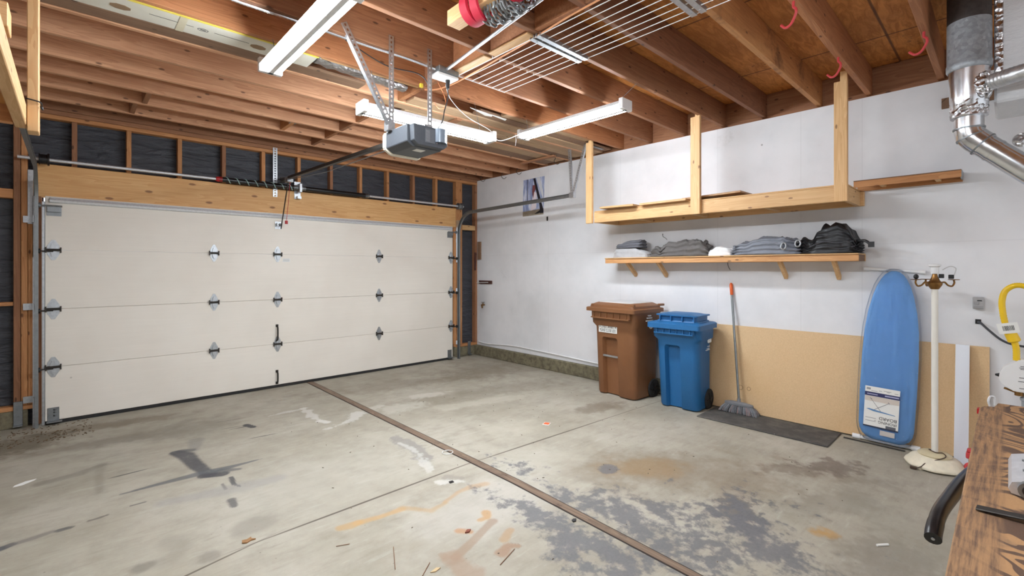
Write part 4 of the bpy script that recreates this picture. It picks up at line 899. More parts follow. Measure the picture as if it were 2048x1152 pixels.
b=B(); b.beam(MB_@V((-.10,.33,cz+.002)),MB_@V((-.03,.235,cz+.002)),.003,.001,nr_); b.beam(MB_@V((.02,.315,cz+.002)),MB_@V((-.085,.235,cz+.002)),.003,.001,nr_); b.beam(MB_@V((-.108,.335,cz+.002)),MB_@V((-.092,.328,cz+.002)),.004,.001,nr_); b.beam(MB_@V((.014,.322,cz+.002)),MB_@V((.024,.31,cz+.002)),.004,.001,nr_); mesh(b,'drawn_legs',plain('grey_drawing',(120,122,128),.6),cd)
b=B(); b.prism([MB_@V(p) for p in ((-.128,.243,cz+.002),(-.11,.248,cz+.002),(.06,.226,cz+.002),(.062,.222,cz+.002),(-.08,.229,cz+.002))],nr_*.0008); mesh(b,'drawn_board',plain('blue_drawing',(98,140,184),.6),cd)
def card_text(s,x,y,size): 
    M=MB_@Matrix.Translation((x,y,cz+.0016))@Matrix.Rotation(math.pi,4,'Z'); text(s,size,M,INK,'lettering',cd,'LEFT',sx=.95)
card_text('IRONING',.075,.150,.03); card_text('BOARD',.075,.182,.036)
card(-.03,.065,.045,.085,cz-.0005,'small_sticker',plain('tan_sticker',(196,190,186),.5),IB)
# thin rod on the floor in front
solo(B().cyl((4.805,.965,.007),(4.79,.56,.007),.006,8),'metal_rod',DARKST,'thin dark metal rod on the floor under the ironing board','rod',smooth=True)
# ================================================================= floor lamp
LX,LY=4.59,.368
FL=thing('floor_lamp','old cream floor lamp without shade, brass candle arms, scalloped cream base','floor lamp',(LX,LY,0))
IVORY=plain('aged_cream_paint',(226,218,196),.5,var=.1,scale=24); IVP=plain('cream_pole_paint',(232,229,220),.4,var=.03)
b=B(); b.lathe([(.02,.018),(.168,.012),(.172,.02),(.168,.034),(.152,.046),(.135,.068),(.108,.083),(.09,.088),(.02,.088)],(LX,LY,0),80,flute=lambda a,z:1+(.02*math.cos(a*30) if .035<z<.08 else (.015*math.cos(a*8) if z<.03 else 0)))
mesh(b,'base',IVORY,FL,True,ang=50)
b=B(); b.lathe([(.02,.086),(.092,.086),(.098,.095),(.085,.105),(.06,.112),(.02,.114)],(LX,LY,0),40); mesh(b,'base_cap',plain('tan_cream_paint',(204,192,158),.4,var=.08),FL,True)
for k in range(4):
    a=math.pi/4+k*math.pi/2+.3; b=B(); b.lathe([(.012,0),(.018,.0),(.02,.016),(.012,.018)],(LX+.145*math.cos(a),LY+.145*math.sin(a),0),12); mesh(b,'foot',IVORY,FL)
mesh(B().cyl((LX,LY,.11),(LX,LY,1.30),.0195,20),'pole',IVP,FL,True)
b=B(); b.lathe([(.012,1.295),(.024,1.3),(.03,1.31),(.042,1.33),(.044,1.345),(.036,1.355),(.03,1.36),(.018,1.39),(.014,1.41),(.012,1.415)],(LX,LY,0),24); mesh(b,'hub',BRASS,FL,True)
b=B(); b.lathe([(.013,1.41),(.024,1.412),(.024,1.458),(.028,1.462),(.035,1.468),(.035,1.478),(.027,1.48),(.012,1.482)],(LX,LY,0),24); mesh(b,'socket',WHITE,FL,True,label='white lamp socket')
for k in range(3):
    a=math.radians(-47+ (0,120,240)[k]) ; d=V((math.cos(a),math.sin(a),0)); c=V((LX,LY,0)); Z=V((0,0,1))
    if k==0: d=V((.52,-.85,0)); 
    if k==1: d=V((-.52,.85,0))
    if k==2: d=V((.8,.5,0))
    b=B(); b.tube(smoothpts([c+d*.035+Z*1.345,c+d*.06+Z*1.35,c+d*.08+Z*1.328,c+d*.105+Z*1.322,c+d*.118+Z*1.345,c+d*.115+Z*1.365],5),.006,8)
    b.lathe([(.006,0),(.03,.002),(.034,.006),(.03,.007),(.008,.006)],c+d*.115+Z*1.365,16); mesh(b,'candle_arm',BRASS,FL,True)
b=B(); b.ball(V((LX,LY,1.39))+V((-.52,.85,0))*.115,.016,(1,1,1.2)); b.box(LX+.035,LX+.055,LY-.10,LY-.07,1.375,1.405,bev=.003); b.box(LX,LX+.02,LY-.05,LY-.02,1.38,1.41,bev=.003); mesh(b,'plug_socket',BLACKP,FL)
b=B(); b.tube(smoothpts([(LX+.05,LY-.1,1.40),(LX+.04,LY-.11,1.45),(LX+.03,LY-.08,1.465),(LX+.02,LY-.04,1.44)],6),.003,6); mesh(b,'lamp_wire',plain('clear_grey_wire',(200,200,200),.2),FL,True)
b=B(); b.tube(smoothpts([(LX+.02,LY+.02,.115),(LX-.02,LY+.03,.125),(LX-.04,LY-.01,.118),(LX-.02,LY-.045,.118),(LX-.075,LY-.06,.105),(LX-.13,LY+.03,.06),(LX-.16,LY+.06,.03),(LX-.17,LY+.09,.012)],6),.0035,6); b.box(LX-.175,LY*0+LX-.15,LY+.085,LY+.12,.004,.02); mesh(b,'power_cord',plain('brown_cord',(70,54,42),.5),FL,True)
# ================================================================= things stored in the joist bays
t=NT('carton_white'); tc=t.N('TexCoord').outputs['Object']; n=t.noise(tc,8,4)
CART=t.bsdf(t.mix(n,lin(226,224,212),lin(206,202,188)),.7)
CT=thing('long_carton','long flat white carton with yellow edge and hand holes lying between the joists','box',(.2,3.48,2.955))
mesh(B().box(-.95,1.28,3.372,3.60,2.956,3.03,bev=.004),'carton',CART,CT)
mesh(B().box(-.95,1.282,3.366,3.385,2.953,3.032,bev=.002),'yellow_edge',plain('yellow_tape',(226,206,84),.6),CT)
for x in (.2,.92):
    b=B(); b.prism([(x+.05*math.cos(a)*1.0,3.50+.035*math.sin(a),2.9545) for a in [math.pi/8+k*math.pi/4 for k in range(8)]],(0,0,.0015)); mesh(b,'hand_hole',plain('kraft_card',(142,116,88),.8),CT)
b=B(); b.box(.33,.55,3.478,3.482,2.9547,2.9555); b.box(.66,.86,3.478,3.482,2.9547,2.9555); b.ring((.6,3.485,2.955),.022,.0015,None,18,5,(1.3,.8)); b.box(.585,.615,3.48,3.49,2.9545,2.955); mesh(b,'printed_lines',INK,CT)
mesh(B().box(.47,.51,3.386,3.6,2.9542,2.9556),'packing_tape',plain('tan_tape',(206,198,172),.3),CT)
lumber('stored_plank',-1.0,1.75,3.605,3.745,2.956,2.98,OLDB,'brown plank lying beside the white carton between the joists','plank','planks stored between the joists')
lumber('stored_plank',1.3,2.1,3.355,3.385,2.956,2.985,PINE['x'],'narrow pale strip lying beyond the end of the white carton','plank','planks stored between the joists')
lumber('stored_plank',2.2,5.0,3.60,3.745,2.952,2.975,OLD,'pale weathered plank nearest the far lamp, between the joists','plank','planks stored between the joists')
lumber('stored_plank',2.85,5.0,3.47,3.59,2.96,2.985,OLDB,'grey-brown plank second in the bay behind the opener','plank','planks stored between the joists')
lumber('stored_plank',3.1,4.44,3.365,3.455,2.96,2.99,OLD,'narrow pale plank in the bay behind the opener','plank','planks stored between the joists')
for y0,y1,x0,m,d in ((3.80,3.92,2.0,OLD,'first'),(3.925,4.04,2.3,OLD,'second'),(4.045,4.165,2.15,OLDB,'third')):
    lumber('stored_plank',x0,4.98,y0,y1,2.956,2.98,m,d+' weathered plank from the lamp in the bay over the door track hanger','plank','planks stored between the joists')
for y0,y1,m,d in ((4.225,4.40,OLD,'nearer'),(4.405,4.59,OLDB,'farther')):
    lumber('stored_plank',2.9,4.98,y0,y1,2.956,2.98,m,d+' weathered plank in the bay by the dark hooks','plank','planks stored between the joists')
lumber('cleat',4.60,4.66,4.1,4.72,2.925,2.949,RED['y'],'dark short cleat screwed under the joists near the dark hooks','cleat')
lumber('cleat',2.78,2.84,3.75,4.25,2.925,2.949,RED['y'],'dark short cleat under the joists behind the far lamp','cleat')
b=B(); rr=random.Random(5); L=[]
for i in range(15):
    x=1.29+i*.055; L.append([V((x,3.47+.06*math.cos(a)+rr.uniform(-.006,.006)+.004*i,2.985+.03*math.sin(a)+rr.uniform(-.006,.006))) for a in [k*math.pi/5 for k in range(10)]])
b.loft(L); solo(b,'foil_roll',FOIL,'long silvery plastic-wrapped roll lying beyond the white carton','roll',smooth=False)
b=B(); b.prism([(2.7,3.44,2.954),(2.95,3.52,2.954),(3.02,3.50,2.954),(3.0,3.47,2.954),(3.2,3.50,2.954),(3.18,3.46,2.954),(2.95,3.46,2.954)],(0,0,-.004)); solo(b,'torn_paper',LABELW,'torn white paper strip hanging under the stored planks','paper')
# small blocks / brackets on far joists
lumber('brace_block',.46,.50,5.05,5.41,2.955,3.1,RED['y'],'small wooden brace block between the joists at far left','block')
lumber('brace_block',.40,.44,5.45,5.83,2.955,3.1,RED['y'],'small wooden brace block against the last joist at far left','block')
BB=thing('hanger_block','short wooden block with a steel joist hanger among the far joists','block',(1.66,5.23,2.95))
mesh(B().box(1.64,1.68,5.05,5.41,2.955,3.08),'block',FIR['y'],BB); b=B(); b.box(1.635,1.685,5.05,5.053,2.95,3.05); b.box(1.632,1.636,5.05,5.11,2.95,3.05); b.box(1.684,1.688,5.05,5.11,2.95,3.05); mesh(b,'steel_hanger',GALV,BB)
# ================================================================= wire rack under the joists
WR=thing('wire_rack','white wire shelf rack fixed flat under the ceiling joists with grey brackets','wire rack',(2.4,1.9,2.93))
for k in range(8):
    x=2.16+k*.069; b=B(); b.cyl((x,.45,2.932),(x,2.905,2.932),.0029,6); b.cyl((x,2.07,2.932),(x,2.07,2.949),.003,6); b.cyl((x,2.495,2.932),(x,2.495,2.949),.003,6); mesh(b,'wire',WIRE,WR,True)
for y in (2.045,2.10,1.20,1.255,.45,2.905):
    if y in (.45,2.905):
        mesh(B().cyl((2.15,y,2.932),(2.65,y,2.932),.004,6),'end_wire',WIRE,WR); continue
    b=B(); b.box(2.15,2.645,y-.017,y+.017,2.922,2.925); b.box(2.15,2.645,y-.017,y-.014,2.925,2.948); b.box(2.15,2.645,y+.014,y+.017,2.925,2.948)
    for x in (2.2,2.6): b.cyl((x,y,2.919),(x,y,2.923),.007,8)
    mesh(b,'bracket',GALV,WR)
# ================================================================= wiring
solo(B().cyl((2.03,2.87,2.932),(1.72,.6,2.932),.0115,12),'steel_conduit',GALV,'straight steel conduit running from the ceiling junction box towards the viewer','conduit',smooth=True)
fx_=[(.35,2.895,2.965),(.6,2.93,2.935),(1.0,2.925,2.935),(1.4,2.93,2.936),(1.72,2.915,2.936),(1.96,2.915,2.93)]
pts=smoothpts(fx_,40); b=B(); b.tube(pts,[.0105 if i%2 else .0085 for i in range(len(pts))],8); solo(b,'flexible_conduit',SHINY,'ribbed flexible metal conduit along the joist above the opener','conduit',smooth=True)
JB=thing('junction_box','ceiling junction box with white outlet cover and black plug','outlet',(2.05,2.93,2.88))
mesh(B().box(1.96,2.14,2.86,2.97,2.905,2.948,bev=.004),'box',ZINC,JB); mesh(B().box(1.955,2.145,2.87,2.985,2.885,2.904,bev=.004),'cover',WHITE,JB)
b=B(); b.cyl((2.085,2.93,2.885),(2.085,2.93,2.82),.018,10,.012); mesh(b,'plug',BLACKP,JB,True)
def cable(name,pts,r,mat,lab,cat='cable'): return solo(B().tube(smoothpts(pts,8),r,7),name,mat,lab,cat,smooth=True)
cable('power_cable',[(2.085,2.93,2.82),(2.10,2.95,2.76),(2.07,2.95,2.66),(2.03,2.93,2.55),(1.93,2.9,2.44)],.0045,BLACKP,'black cord from the ceiling plug down to the opener')
cable('wall_cable',[(2.05,3.2,2.88),(2.12,3.12,2.88),(2.20,3.0,2.915),(2.22,2.8,2.937),(2.2,2.45,2.94),(2.17,2.1,2.938),(2.135,1.75,2.94),(2.12,1.3,2.94)],.006,plain('orange_cable',(226,160,112),.5),'pale orange cable running along the blocking past the wire rack')
cable('lamp_cable',[(2.10,2.98,2.87),(2.2,3.05,2.8),(2.4,3.1,2.72),(2.7,3.16,2.68),(2.95,3.3,2.66),(3.335,3.37,2.83)],.0028,WHITE,'thin white lamp cord between the junction box and the right lamp')
cable('opener_wire',[(1.3,2.97,2.945),(1.6,3.0,2.88),(1.85,2.97,2.88),(1.97,3.02,2.84),(2.03,3.1,2.78)],.004,BLACKP,'loose black wire sagging under the joist beside the slotted straps')
cable('loose_wire',[(2.05,3.02,2.90),(2.16,3.08,2.82),(2.2,3.12,2.76),(2.12,3.1,2.72),(2.04,3.05,2.74)],.003,COPPER,'thin copper wire looped below the junction box')
cable('dangling_string',[(3.6,3.77,2.945),(3.61,3.77,2.88),(3.6,3.77,2.82)],.003,WHITE,'short white string hanging from the joists past the right lamp','string')
b=B(); b.box(1.94,1.962,3.08,3.10,2.84,2.87); solo(b,'wire_nut',plain('yellow_wire_nut',(226,196,60),.4),'tiny yellow wire connector under the junction box','connector')
# ================================================================= chain sling on a timber block
lumber('timber_block',1.585,1.675,1.70,2.235,2.862,2.949,PINE['y'],'pale timber block bolted under the joists at the top of the photo','block')
CH=thing('chain_bundle','steel chain looped with bright red webbing over the timber block','chain',(1.66,1.96,2.80))
b=B(); rr=random.Random(11)
for s in range(7):
    y0=1.72+s*.04; R=.052+rr.uniform(0,.018); cxx=1.675+rr.uniform(-.005,.03); n=13
    for k in range(n):
        a=2*math.pi*k/n; c=V((cxx+R*1.15*math.cos(a),y0+.012*math.sin(a*2+s)-.25*R*math.cos(a),2.90+R*math.sin(a)*1.15-(.03 if math.sin(a)<0 else 0)))
        tg=V((-math.sin(a),0,math.cos(a))); sd=V((0,1,0)) if k%2 else tg.cross(V((0,1,0)))
        b.ring(c,.0185,.0066,axes((0,0,0),tg,sd),12,6,(1.15,.72))
mesh(b,'chain',ZINC,CH,True)
for y,rz_ in ((2.04,.0),(1.985,.3),(1.70,-.2)):
    M=Matrix.Translation((1.635,y,2.90))@Matrix.Rotation(rz_,4,'Z'); pts=[M@V((.075*math.cos(a),0,.075*math.sin(a))) for a in [k*math.pi/12 for k in range(24)]]
    b=B(); ring=[]
    for k,p in enumerate(pts):
        c=M@V((0,0,0)); o_=(p-c).normalized(); ring.append([p+V((0,-.034,0)),p+V((0,.034,0)),p+V((0,.028,0))+o_*.016,p+V((0,-.028,0))+o_*.016])
    R_=[[b.bm.verts.new(q) for q in r] for r in ring]
    for k in range(24):
        a_,c_=R_[k],R_[(k+1)%24]
        for j in range(4): b.bm.faces.new((a_[j],a_[(j+1)%4],c_[(j+1)%4],c_[j]))
    mesh(b,'webbing',REDCL,CH,True,label='red webbing loop')
# ================================================================= hooks
def jhook(name,p,mat,lab,r=.0055,s=1.,dirv=(0,1,0),grp=None,cat='hook'):
    p=V(p);d=V(dirv).normalized(); Z=V((0,0,1))
    pts=[p+Z*.004,p-Z*.02*s,p-Z*.035*s+d*-.012*s,p-Z*.055*s-d*.012*s,p-Z*.085*s+d*.012*s,p-Z*.088*s+d*.04*s,p-Z*.065*s+d*.065*s]
    return solo(B().tube(smoothpts(pts,6),r,8),name,mat,lab,cat,grp,smooth=True,origin=p)
RG='red utility hooks'
jhook('utility_hook',(3.96,.827,2.948),REDV,'red hook under a joist just above the right post of the hanging shelf',.0075,1.35,(.35,.6,0),RG)
jhook('utility_hook',(2.95,.827,2.948),REDV,'red hook at the top edge of the photo',.0075,1.35,(.35,.6,0),RG)
jhook('utility_hook',(3.93,.366,2.948),REDV,'red hook nearest the flue pipe',.0075,1.35,(.35,.6,0),RG)
HG='dark screw hooks'
for p,l in (((4.75,4.195,2.948),'dark screw hook nearest the timber post of the hanging shelf'),((4.84,5.03,2.948),'dark screw hook left of the poster, under a joist'),((4.82,5.85,2.948),'dark screw hook at the far corner of the room'),((4.9,5.43,2.945),'larger dark screw hook above the wall near the corner')):
    jhook('screw_hook',p,DARKST,l,.004,1.0,(.6,-.8,0),HG)
# ================================================================= poster on the right wall
PO=thing('poster','poster of pale blue sails and a dark mast pinned high on the white wall','poster',(4.99,4.85,2.24))
PM=axes((4.9985,5.07,2.24),(0,-1,0),(0,0,1))   # x right, y up; .44 x .55
def pq(pts,mat,name,zz,par=None):
    o=B(); o.prism([PM@V((x,y,zz)) for x,y in pts],(-.0006,0,0)); return mesh(o,name,mat,par or PO)
t=NT('poster_sky'); tc=t.N('TexCoord').outputs['Object']; n=t.noise(t.N('Mapping',{0:tc,3:(1,9,2.2)}).outputs[0],2.2,4)
sheet=pq([(0,0),(.43,0),(.45,.555),(.01,.55)],t.bsdf(t.ramp(n,[(.3,lin(92,108,160)),(.5,lin(160,172,206)),(.65,lin(214,218,232))]),.5),'poster_sheet',0)
pq([(.0,0),(.43,0),(.43,.09),(.0,.07)],plain('poster_deck',(150,140,124),.6,var=.2),'deck',.0012,sheet)
pq([(.17,.07),(.28,.1),(.29,.33),(.22,.36)],plain('poster_sail',(226,216,222),.6),'pale_sail',.0012,sheet)
pq([(.22,.55),(.265,.55),(.43,.06),(.43,.02),(.36,.02),(.35,.14)],plain('poster_mast',(30,30,40),.5),'mast',.0018,sheet)
pq([(.28,.55),(.36,.55),(.43,.32),(.43,.2)],plain('poster_sail2',(206,208,214),.6),'right_sail',.0012,sheet)
pq([(.1,.55),(.115,.55),(.10,.22),(.09,.22)],plain('poster_line',(40,44,70),.5),'rope',.0012,sheet)
pq([(.21,.45),(.26,.45),(.27,.38),(.24,.34),(.22,.25),(.2,.36)],plain('poster_red',(122,66,66),.6),'red_shape',.0022,sheet)
pq([(.24,.02),(.36,.07),(.36,.03),(.32,.02)],plain('poster_mast2',(34,32,34),.5),'foot',.0018,sheet)
# small things on the right wall
for y,z,l in ((4.564,2.17,'small dark metal clip on the white wall under the poster'),):
    b=B(); b.box(4.992,5.0,y-.01,y+.012,z-.03,z+.03); b.box(4.985,4.993,y-.004,y+.006,z-.01,z+.02); solo(b,'wall_clip',DARKST,l,'clip')
def wire_hook(pts,lab): solo(B().tube(smoothpts([V(p) for p in pts],5),.0025,6),'wire_hook',DARKST,lab,'hook',smooth=True)
wire_hook([(4.999,2.75,1.845),(4.985,2.75,1.85),(4.98,2.74,1.82),(4.985,2.71,1.80),(4.98,2.69,1.78)],'bent wire hook on the wall above the taupe cover')
wire_hook([(4.999,2.015,1.52),(4.992,2.01,1.49),(4.993,2.0,1.46),(4.992,1.985,1.435)],'bent nail on the wall under the wall shelf, above the broom')
RB=thing('wall_rod','dark red wooden block with a white rod on the wall near the far corner','rod holder',(4.98,5.95,1.22))
mesh(B().box(4.975,4.998,5.78,6.1,1.195,1.25,bev=.003),'block',CLOSETRED,RB); mesh(B().cyl((4.965,6.14,1.215),(4.965,5.85,1.222),.006,8),'rod',WIRE,RB,True)
FA=thing('spigot','small dull metal hose spigot low on the wall at the far corner','faucet',(4.95,5.98,.8))
b=B(); b.cyl((5.0,5.98,.845),(4.93,5.98,.845),.011,10); b.cyl((4.94,5.98,.845),(4.925,5.95,.80),.012,10); b.cyl((4.965,5.98,.83),(4.965,5.98,.885),.008,8); mesh(b,'body',BRASS,FA,True); mesh(B().cyl((4.965,5.98,.885),(4.965,5.98,.893),.028,14),'handle',ZINC,FA,True)
b=B(); b.tube(smoothpts([(4.985,6.12,.225),(4.985,5.9,.21),(4.986,5.3,.245),(4.987,4.8,.24),(4.987,4.2,.226),(4.987,3.5,.205),(4.987,2.9,.2)],6),.009,8)
solo(b,'wall_pipe',WHITE,'thin white pipe running along the wall just above the concrete curb','pipe',smooth=True)
OT=thing('thermostat','small grey wall control box on the white wall right of the floor lamp','wall box',(4.99,.155,1.145))
mesh(B().box(4.955,5.0,.125,.185,1.145,1.235,bev=.004),'case',plain('grey_case',(176,176,178),.5),OT); b=B(); b.box(4.953,4.956,.135,.16,1.205,1.212); mesh(b,'slot',INK,OT); b=B(); b.box(4.951,4.956,.128,.182,1.15,1.17,bev=.002); b.box(4.95,4.956,.15,.18,1.178,1.2,bev=.002); mesh(b,'lower_cover',plain('grey_case2',(160,160,162),.5),OT)
HO=solo(B().box(4.996,4.9995,.14,.172,1.03,1.065),'wall_hole',BLACKP,'small dark square hole in the wall where the black cable comes out','hole')
cable('black_cable',[(4.99,.155,1.045),(4.96,.14,1.04),(4.93,.09,.985),(4.9,.03,.93),(4.88,-.04,.905),(4.86,-.2,.89)],.008,plain('braided_black_cable',(66,68,72),.5),'black cable leaving the wall hole and passing behind the yellow hose')
t=NT('smooth_foil'); tc=t.N('TexCoord').outputs['Object']; n=t.noise(tc,34,4); FOIL2=t.bsdf(t.mix(n,lin(160,162,164),lin(225,226,228)),.38,.8,n,.4,.008)
# ================================================================= flue pipe, plenum, ducts
PX,PY=4.0,.165
FPp=thing('flue_pipe','mottled grey metal flue pipe with foil collar and shiny elbow at the top right','flue pipe',(PX,PY,2.2))
def disc(zr,seg=40): return [(r,z) for r,z in zr]
b=B(); b.lathe([(.098,2.66),(.104,2.67),(.105,2.70),(.101,2.71),(.101,2.955)],(PX,PY,0),36); mesh(b,'outer_sleeve',DKPIPE,FPp,True)
b=B(); b.lathe([(.1,2.955),(.1,3.188)],(PX,PY,0),36); mesh(b,'dark_section',plain('dark_flue_metal',(70,64,62),.6,.4,var=.3,scale=40),FPp,True,label='dark upper section')  # upper stretch of the pipe in a darker grey-brown
b=B(); b.lathe([(.07,2.39),(.086,2.42),(.089,2.5),(.094,2.665)],(PX,PY,0),36); co_=mesh(b,'wye_collar',SHINY,FPp,True)
def crumple(name,c,sx,sy,sz,seed,par,lab):
    b=B(); b.ball((0,0,0),1,(1,1,1),28); 
    for v_ in b.bm.verts:
        p=v_.co.copy(); k=1+.18*noise.noise(p*4+V((seed,0,0)))+.1*noise.noise(p*11+V((0,seed,0))); v_.co=V((c[0]+p.x*k*sx,c[1]+p.y*k*sy,c[2]+p.z*k*sz))
    mesh(b,name,FOIL,par,label=lab)
b=B(); 
rings=[]
for i in range(9):
    z=2.375+i*.012; rings.append([V((PX+(.086+.008*noise.noise(V((a*3,z*60,3))))*math.cos(a),PY+(.086+.008*noise.noise(V((a*3,z*60,3))))*math.sin(a),z)) for a in [2*math.pi*k/40 for k in range(40)]])
b.loft(rings); mesh(b,'foil_band',FOIL,FPp,label='crinkled foil band')
crumple('foil_wrap',(PX-.035,PY-.055,2.545),.062,.055,.09,2.,FPp,'crinkled foil around the branch')
b=B(); b.lathe([(.068,2.30),(.068,2.40)],(PX,PY,0),30); mesh(b,'lower_pipe',SHINY,FPp,True)
P0=V((PX,PY,2.31)); dn=V((0,-.70,-.72)).normalized()
b=B(); mid=V((PX,PY,2.305)); b.tube([mid+V((0,0,.0)),V((PX,PY-.006,2.265)),V((PX,PY-.034,2.228)),V((PX,PY-.07,2.19))],[.07,.071,.071,.07],26); mesh(b,'elbow',SHINY,FPp,True)
b=B()
for c,d in ((V((PX,PY,2.305)),V((0,0,1))),(V((PX,PY-.012,2.252)),V((0,.35,1)).normalized()),(V((PX,PY-.06,2.20)),-dn)): b.cyl(c-d*.004,c+d*.004,.0745,26)
mesh(b,'seam_ring',ZINC,FPp,True)
s0=V((PX,PY-.06,2.20)); b=B(); b.tube([s0,s0+dn*.9],.066,26); b.tube([s0+dn*.06,s0+dn*.075],.0685,26); mesh(b,'sloping_pipe',SHINY,FPp,True)
pts=smoothpts([(PX-.03,PY-.06,2.55),(PX-.08,PY-.14,2.55),(PX-.16,PY-.28,2.55),(PX-.3,PY-.6,2.56)],14)
b=B(); b.tube(pts,[.044+.003*(i%2) for i in range(len(pts))],16); solo(b,'branch_duct',FOIL2,'thin silvery branch duct leaving the flue pipe to the right','duct',smooth=True)
t=NT('foil_faced_board'); tc=t.N('TexCoord').outputs['Object']; n=t.noise(t.N('Mapping',{0:tc,3:(1,3,14)}).outputs[0],3,5,.7); n2=t.noise(tc,90,3)
DB=t.bsdf(t.mix(n,lin(196,198,202),lin(232,233,235)),.5,.0,t.math('ADD',n,t.math('MULTIPLY',n2,.5)),.5,.01)
PL=thing('duct_plenum','large grey foil-faced duct box hanging from the ceiling at the right edge','duct',(4.15,-.4,2.44))
mesh(B().box(4.02,4.5,-.9,.058,2.44,3.188,bev=.012),'duct_box',DB,PL)
b=B().box(4.012,4.0195,.02,.056,2.6,3.188,bev=.003); mesh(b,'foil_tape',FOIL,PL,label='crinkled foil tape down the corner')
solo(B().box(4.975,4.998,.0,.36,2.705,2.785,bev=.002),'wall_block',OLDB,'short brown wooden block on the wall behind the flue pipe','block')
b=B(); b.lathe([(.0,0),(.05,.01),(.06,.05),(.02,.06)],(0,0,0),18,M=axes((4.985,-.07,2.38),(0,1,0),(0,0,1))); solo(b,'foil_plug',FOIL,'small silvery foil cap on the wall at the right edge','cap')
# ================================================================= gas connector and valve
GV=thing('gas_valve','white shut-off valve box on a grey pipe below the yellow hose, behind the workbench','valve',(4.62,-.05,0))
vx=4.60
b=B(); poly=[(.03,.675),(.045,.70),(.04,.745),(.02,.79),(-.055,.845),(-.12,.845),(-.12,.63),(-.03,.63),(.015,.655)]
b.prism([(vx-.035,y,z) for y,z in poly],(.09,0,0)); bmesh.ops.bevel(b.bm,geom=list(b.bm.edges),offset=.006,segments=2,affect='EDGES'); vb=mesh(b,'valve_box',WHITE,GV,True)
b=B()
for z,y0,y1 in ((.80,-.085,-.055),(.79,-.095,-.05),(.782,-.09,-.055),(.725,-.085,-.05),(.70,-.09,-.045)): b.box(vx-.0365,vx-.0345,y0,y1,z,z+.003)
b.box(vx-.0365,vx-.0345,-.09,-.05,.655,.658); mesh(b,'printed_lines',INK,vb)
b=B(); b.cyl((vx,.04,.725),(vx,.062,.725),.014,10,.006); mesh(b,'valve_knob',BLACKP,vb)
b=B(); b.cyl((vx+.01,-.05,.60),(vx+.01,-.05,.634),.022,12); b.cyl((vx+.01,.02,.64),(vx+.01,-.06,.612),.007,8); mesh(b,'copper_fitting',BRASS,GV,True)
b=B(); b.lathe([(.06,.0),(.06,.565),(.067,.57),(.067,.585),(.045,.60),(.03,.63)],(vx+.03,-.12,0),26); mesh(b,'grey_pipe',plain('grey_pipe_paint',(150,156,162),.4),GV,True)
YH=thing('gas_hose','yellow corrugated gas hose arching beside the right edge','hose',(4.6,-.03,.84))
pts=smoothpts([(4.6,-.038,.835),(4.6,-.036,.92),(4.6,-.02,.98),(4.6,.012,1.07),(4.6,.027,1.17),(4.6,.028,1.24),(4.6,.012,1.30),(4.6,-.03,1.335),(4.6,-.08,1.33),(4.6,-.13,1.29),(4.62,-.2,1.1)],12)
b=B(); b.tube(pts,[.0185 if i%2 else .0165 for i in range(len(pts))],14); mesh(b,'hose',YEL,YH,True,ang=60)
b=B(); d=V((0,.033,.09)).normalized(); c=V((4.6,-.008,1.02)); b.tube([c-d*.07,c-d*.06,c+d*.02,c+d*.045],[.02,.033,.03,.019],16); mesh(b,'hose_sleeve',YEL,YH,True)
M=axes((4.565,.0,1.05),(.0,-1,.22),(0,.22,1)); tg=mesh(B().box(-.05,.05,-.035,.035,0,.001,M),'barcode_tag',LABELW,YH,label='white barcode tag')
b=B(); rr=random.Random(2); x=-.026
while x<.026:
    wv=rr.choice((.0015,.003,.0022)); b.box(x,x+wv,-.016,.016,.0011,.0016,M); x+=wv+rr.choice((.0015,.0025))
mesh(b,'barcode',INK,tg)
# ================================================================= workbench and what lies on it
t=NT('worn_plywood_top'); tc=t.N('TexCoord').outputs['Object']
dn1=t.noise(tc,3.2,3,.5); mp=t.N('Mapping',{0:tc,2:(0,0,.5),3:(1.,1.3,1)}).outputs[0]
wv=t.N('TexWave',{'Vector':mp,'Scale':3.4,'Distortion':13.,'Detail':2.2,'Detail Scale':1.05,'Detail Roughness':.5},wave_type='BANDS',bands_direction='X').outputs[1]
fine=t.noise(t.N('Mapping',{0:tc,3:(30,160,30)}).outputs[0],1.5,4,.7)
rg=t.math('FRACT',t.math('MULTIPLY',t.noise(t.N('Mapping',{0:tc,2:(0,0,1.0),3:(2.3,1.9,1)}).outputs[0],1.25,2.2,.5,1.5),11.)); rg=t.math('ADD',rg,t.math('MULTIPLY',t.math('SUBTRACT',t.noise(tc,60,3),.5),.22))
col=t.mix(t.smooth(rg,.34,.48),lin(74,54,44),lin(170,130,88)); col=t.mix(t.smooth(rg,.97,.86,.0,.0),col,col); col=t.mix(t.math('MULTIPLY',fine,.45),col,lin(112,84,58)); col=t.mix(t.smooth(t.noise(tc,5,6,.7),.58,.74,0,.6),col,lin(88,72,62))
sp=t.N('SeparateXYZ',{0:tc}).outputs[1]
col=t.mix(t.smooth(sp,.29,.31,0,.85),col,t.mix(t.smooth(t.noise(t.N('Mapping',{0:tc,3:(5,90,1)}).outputs[0],1,5,.7),.35,.65),lin(150,114,78),lin(84,62,48)))
TOPW=t.bsdf(col,.75,0,fine,.35,.003)
WB=thing('workbench','rough workbench with a worn plywood top with dark swirling grain, at the lower right','workbench',(1.8,-.29,0))
b=B(); b.prism([(.95,.078,.876),(2.62,.078,.876),(2.66,.066,.876),(2.665,.035,.876),(2.755,.03,.876),(2.76,-.66,.876),(.95,-.66,.876)],(0,0,.024)); bmesh.ops.bevel(b.bm,geom=[e for e in b.bm.edges],offset=.003,segments=1,affect='EDGES'); mesh(b,'plywood_top',TOPW,WB)
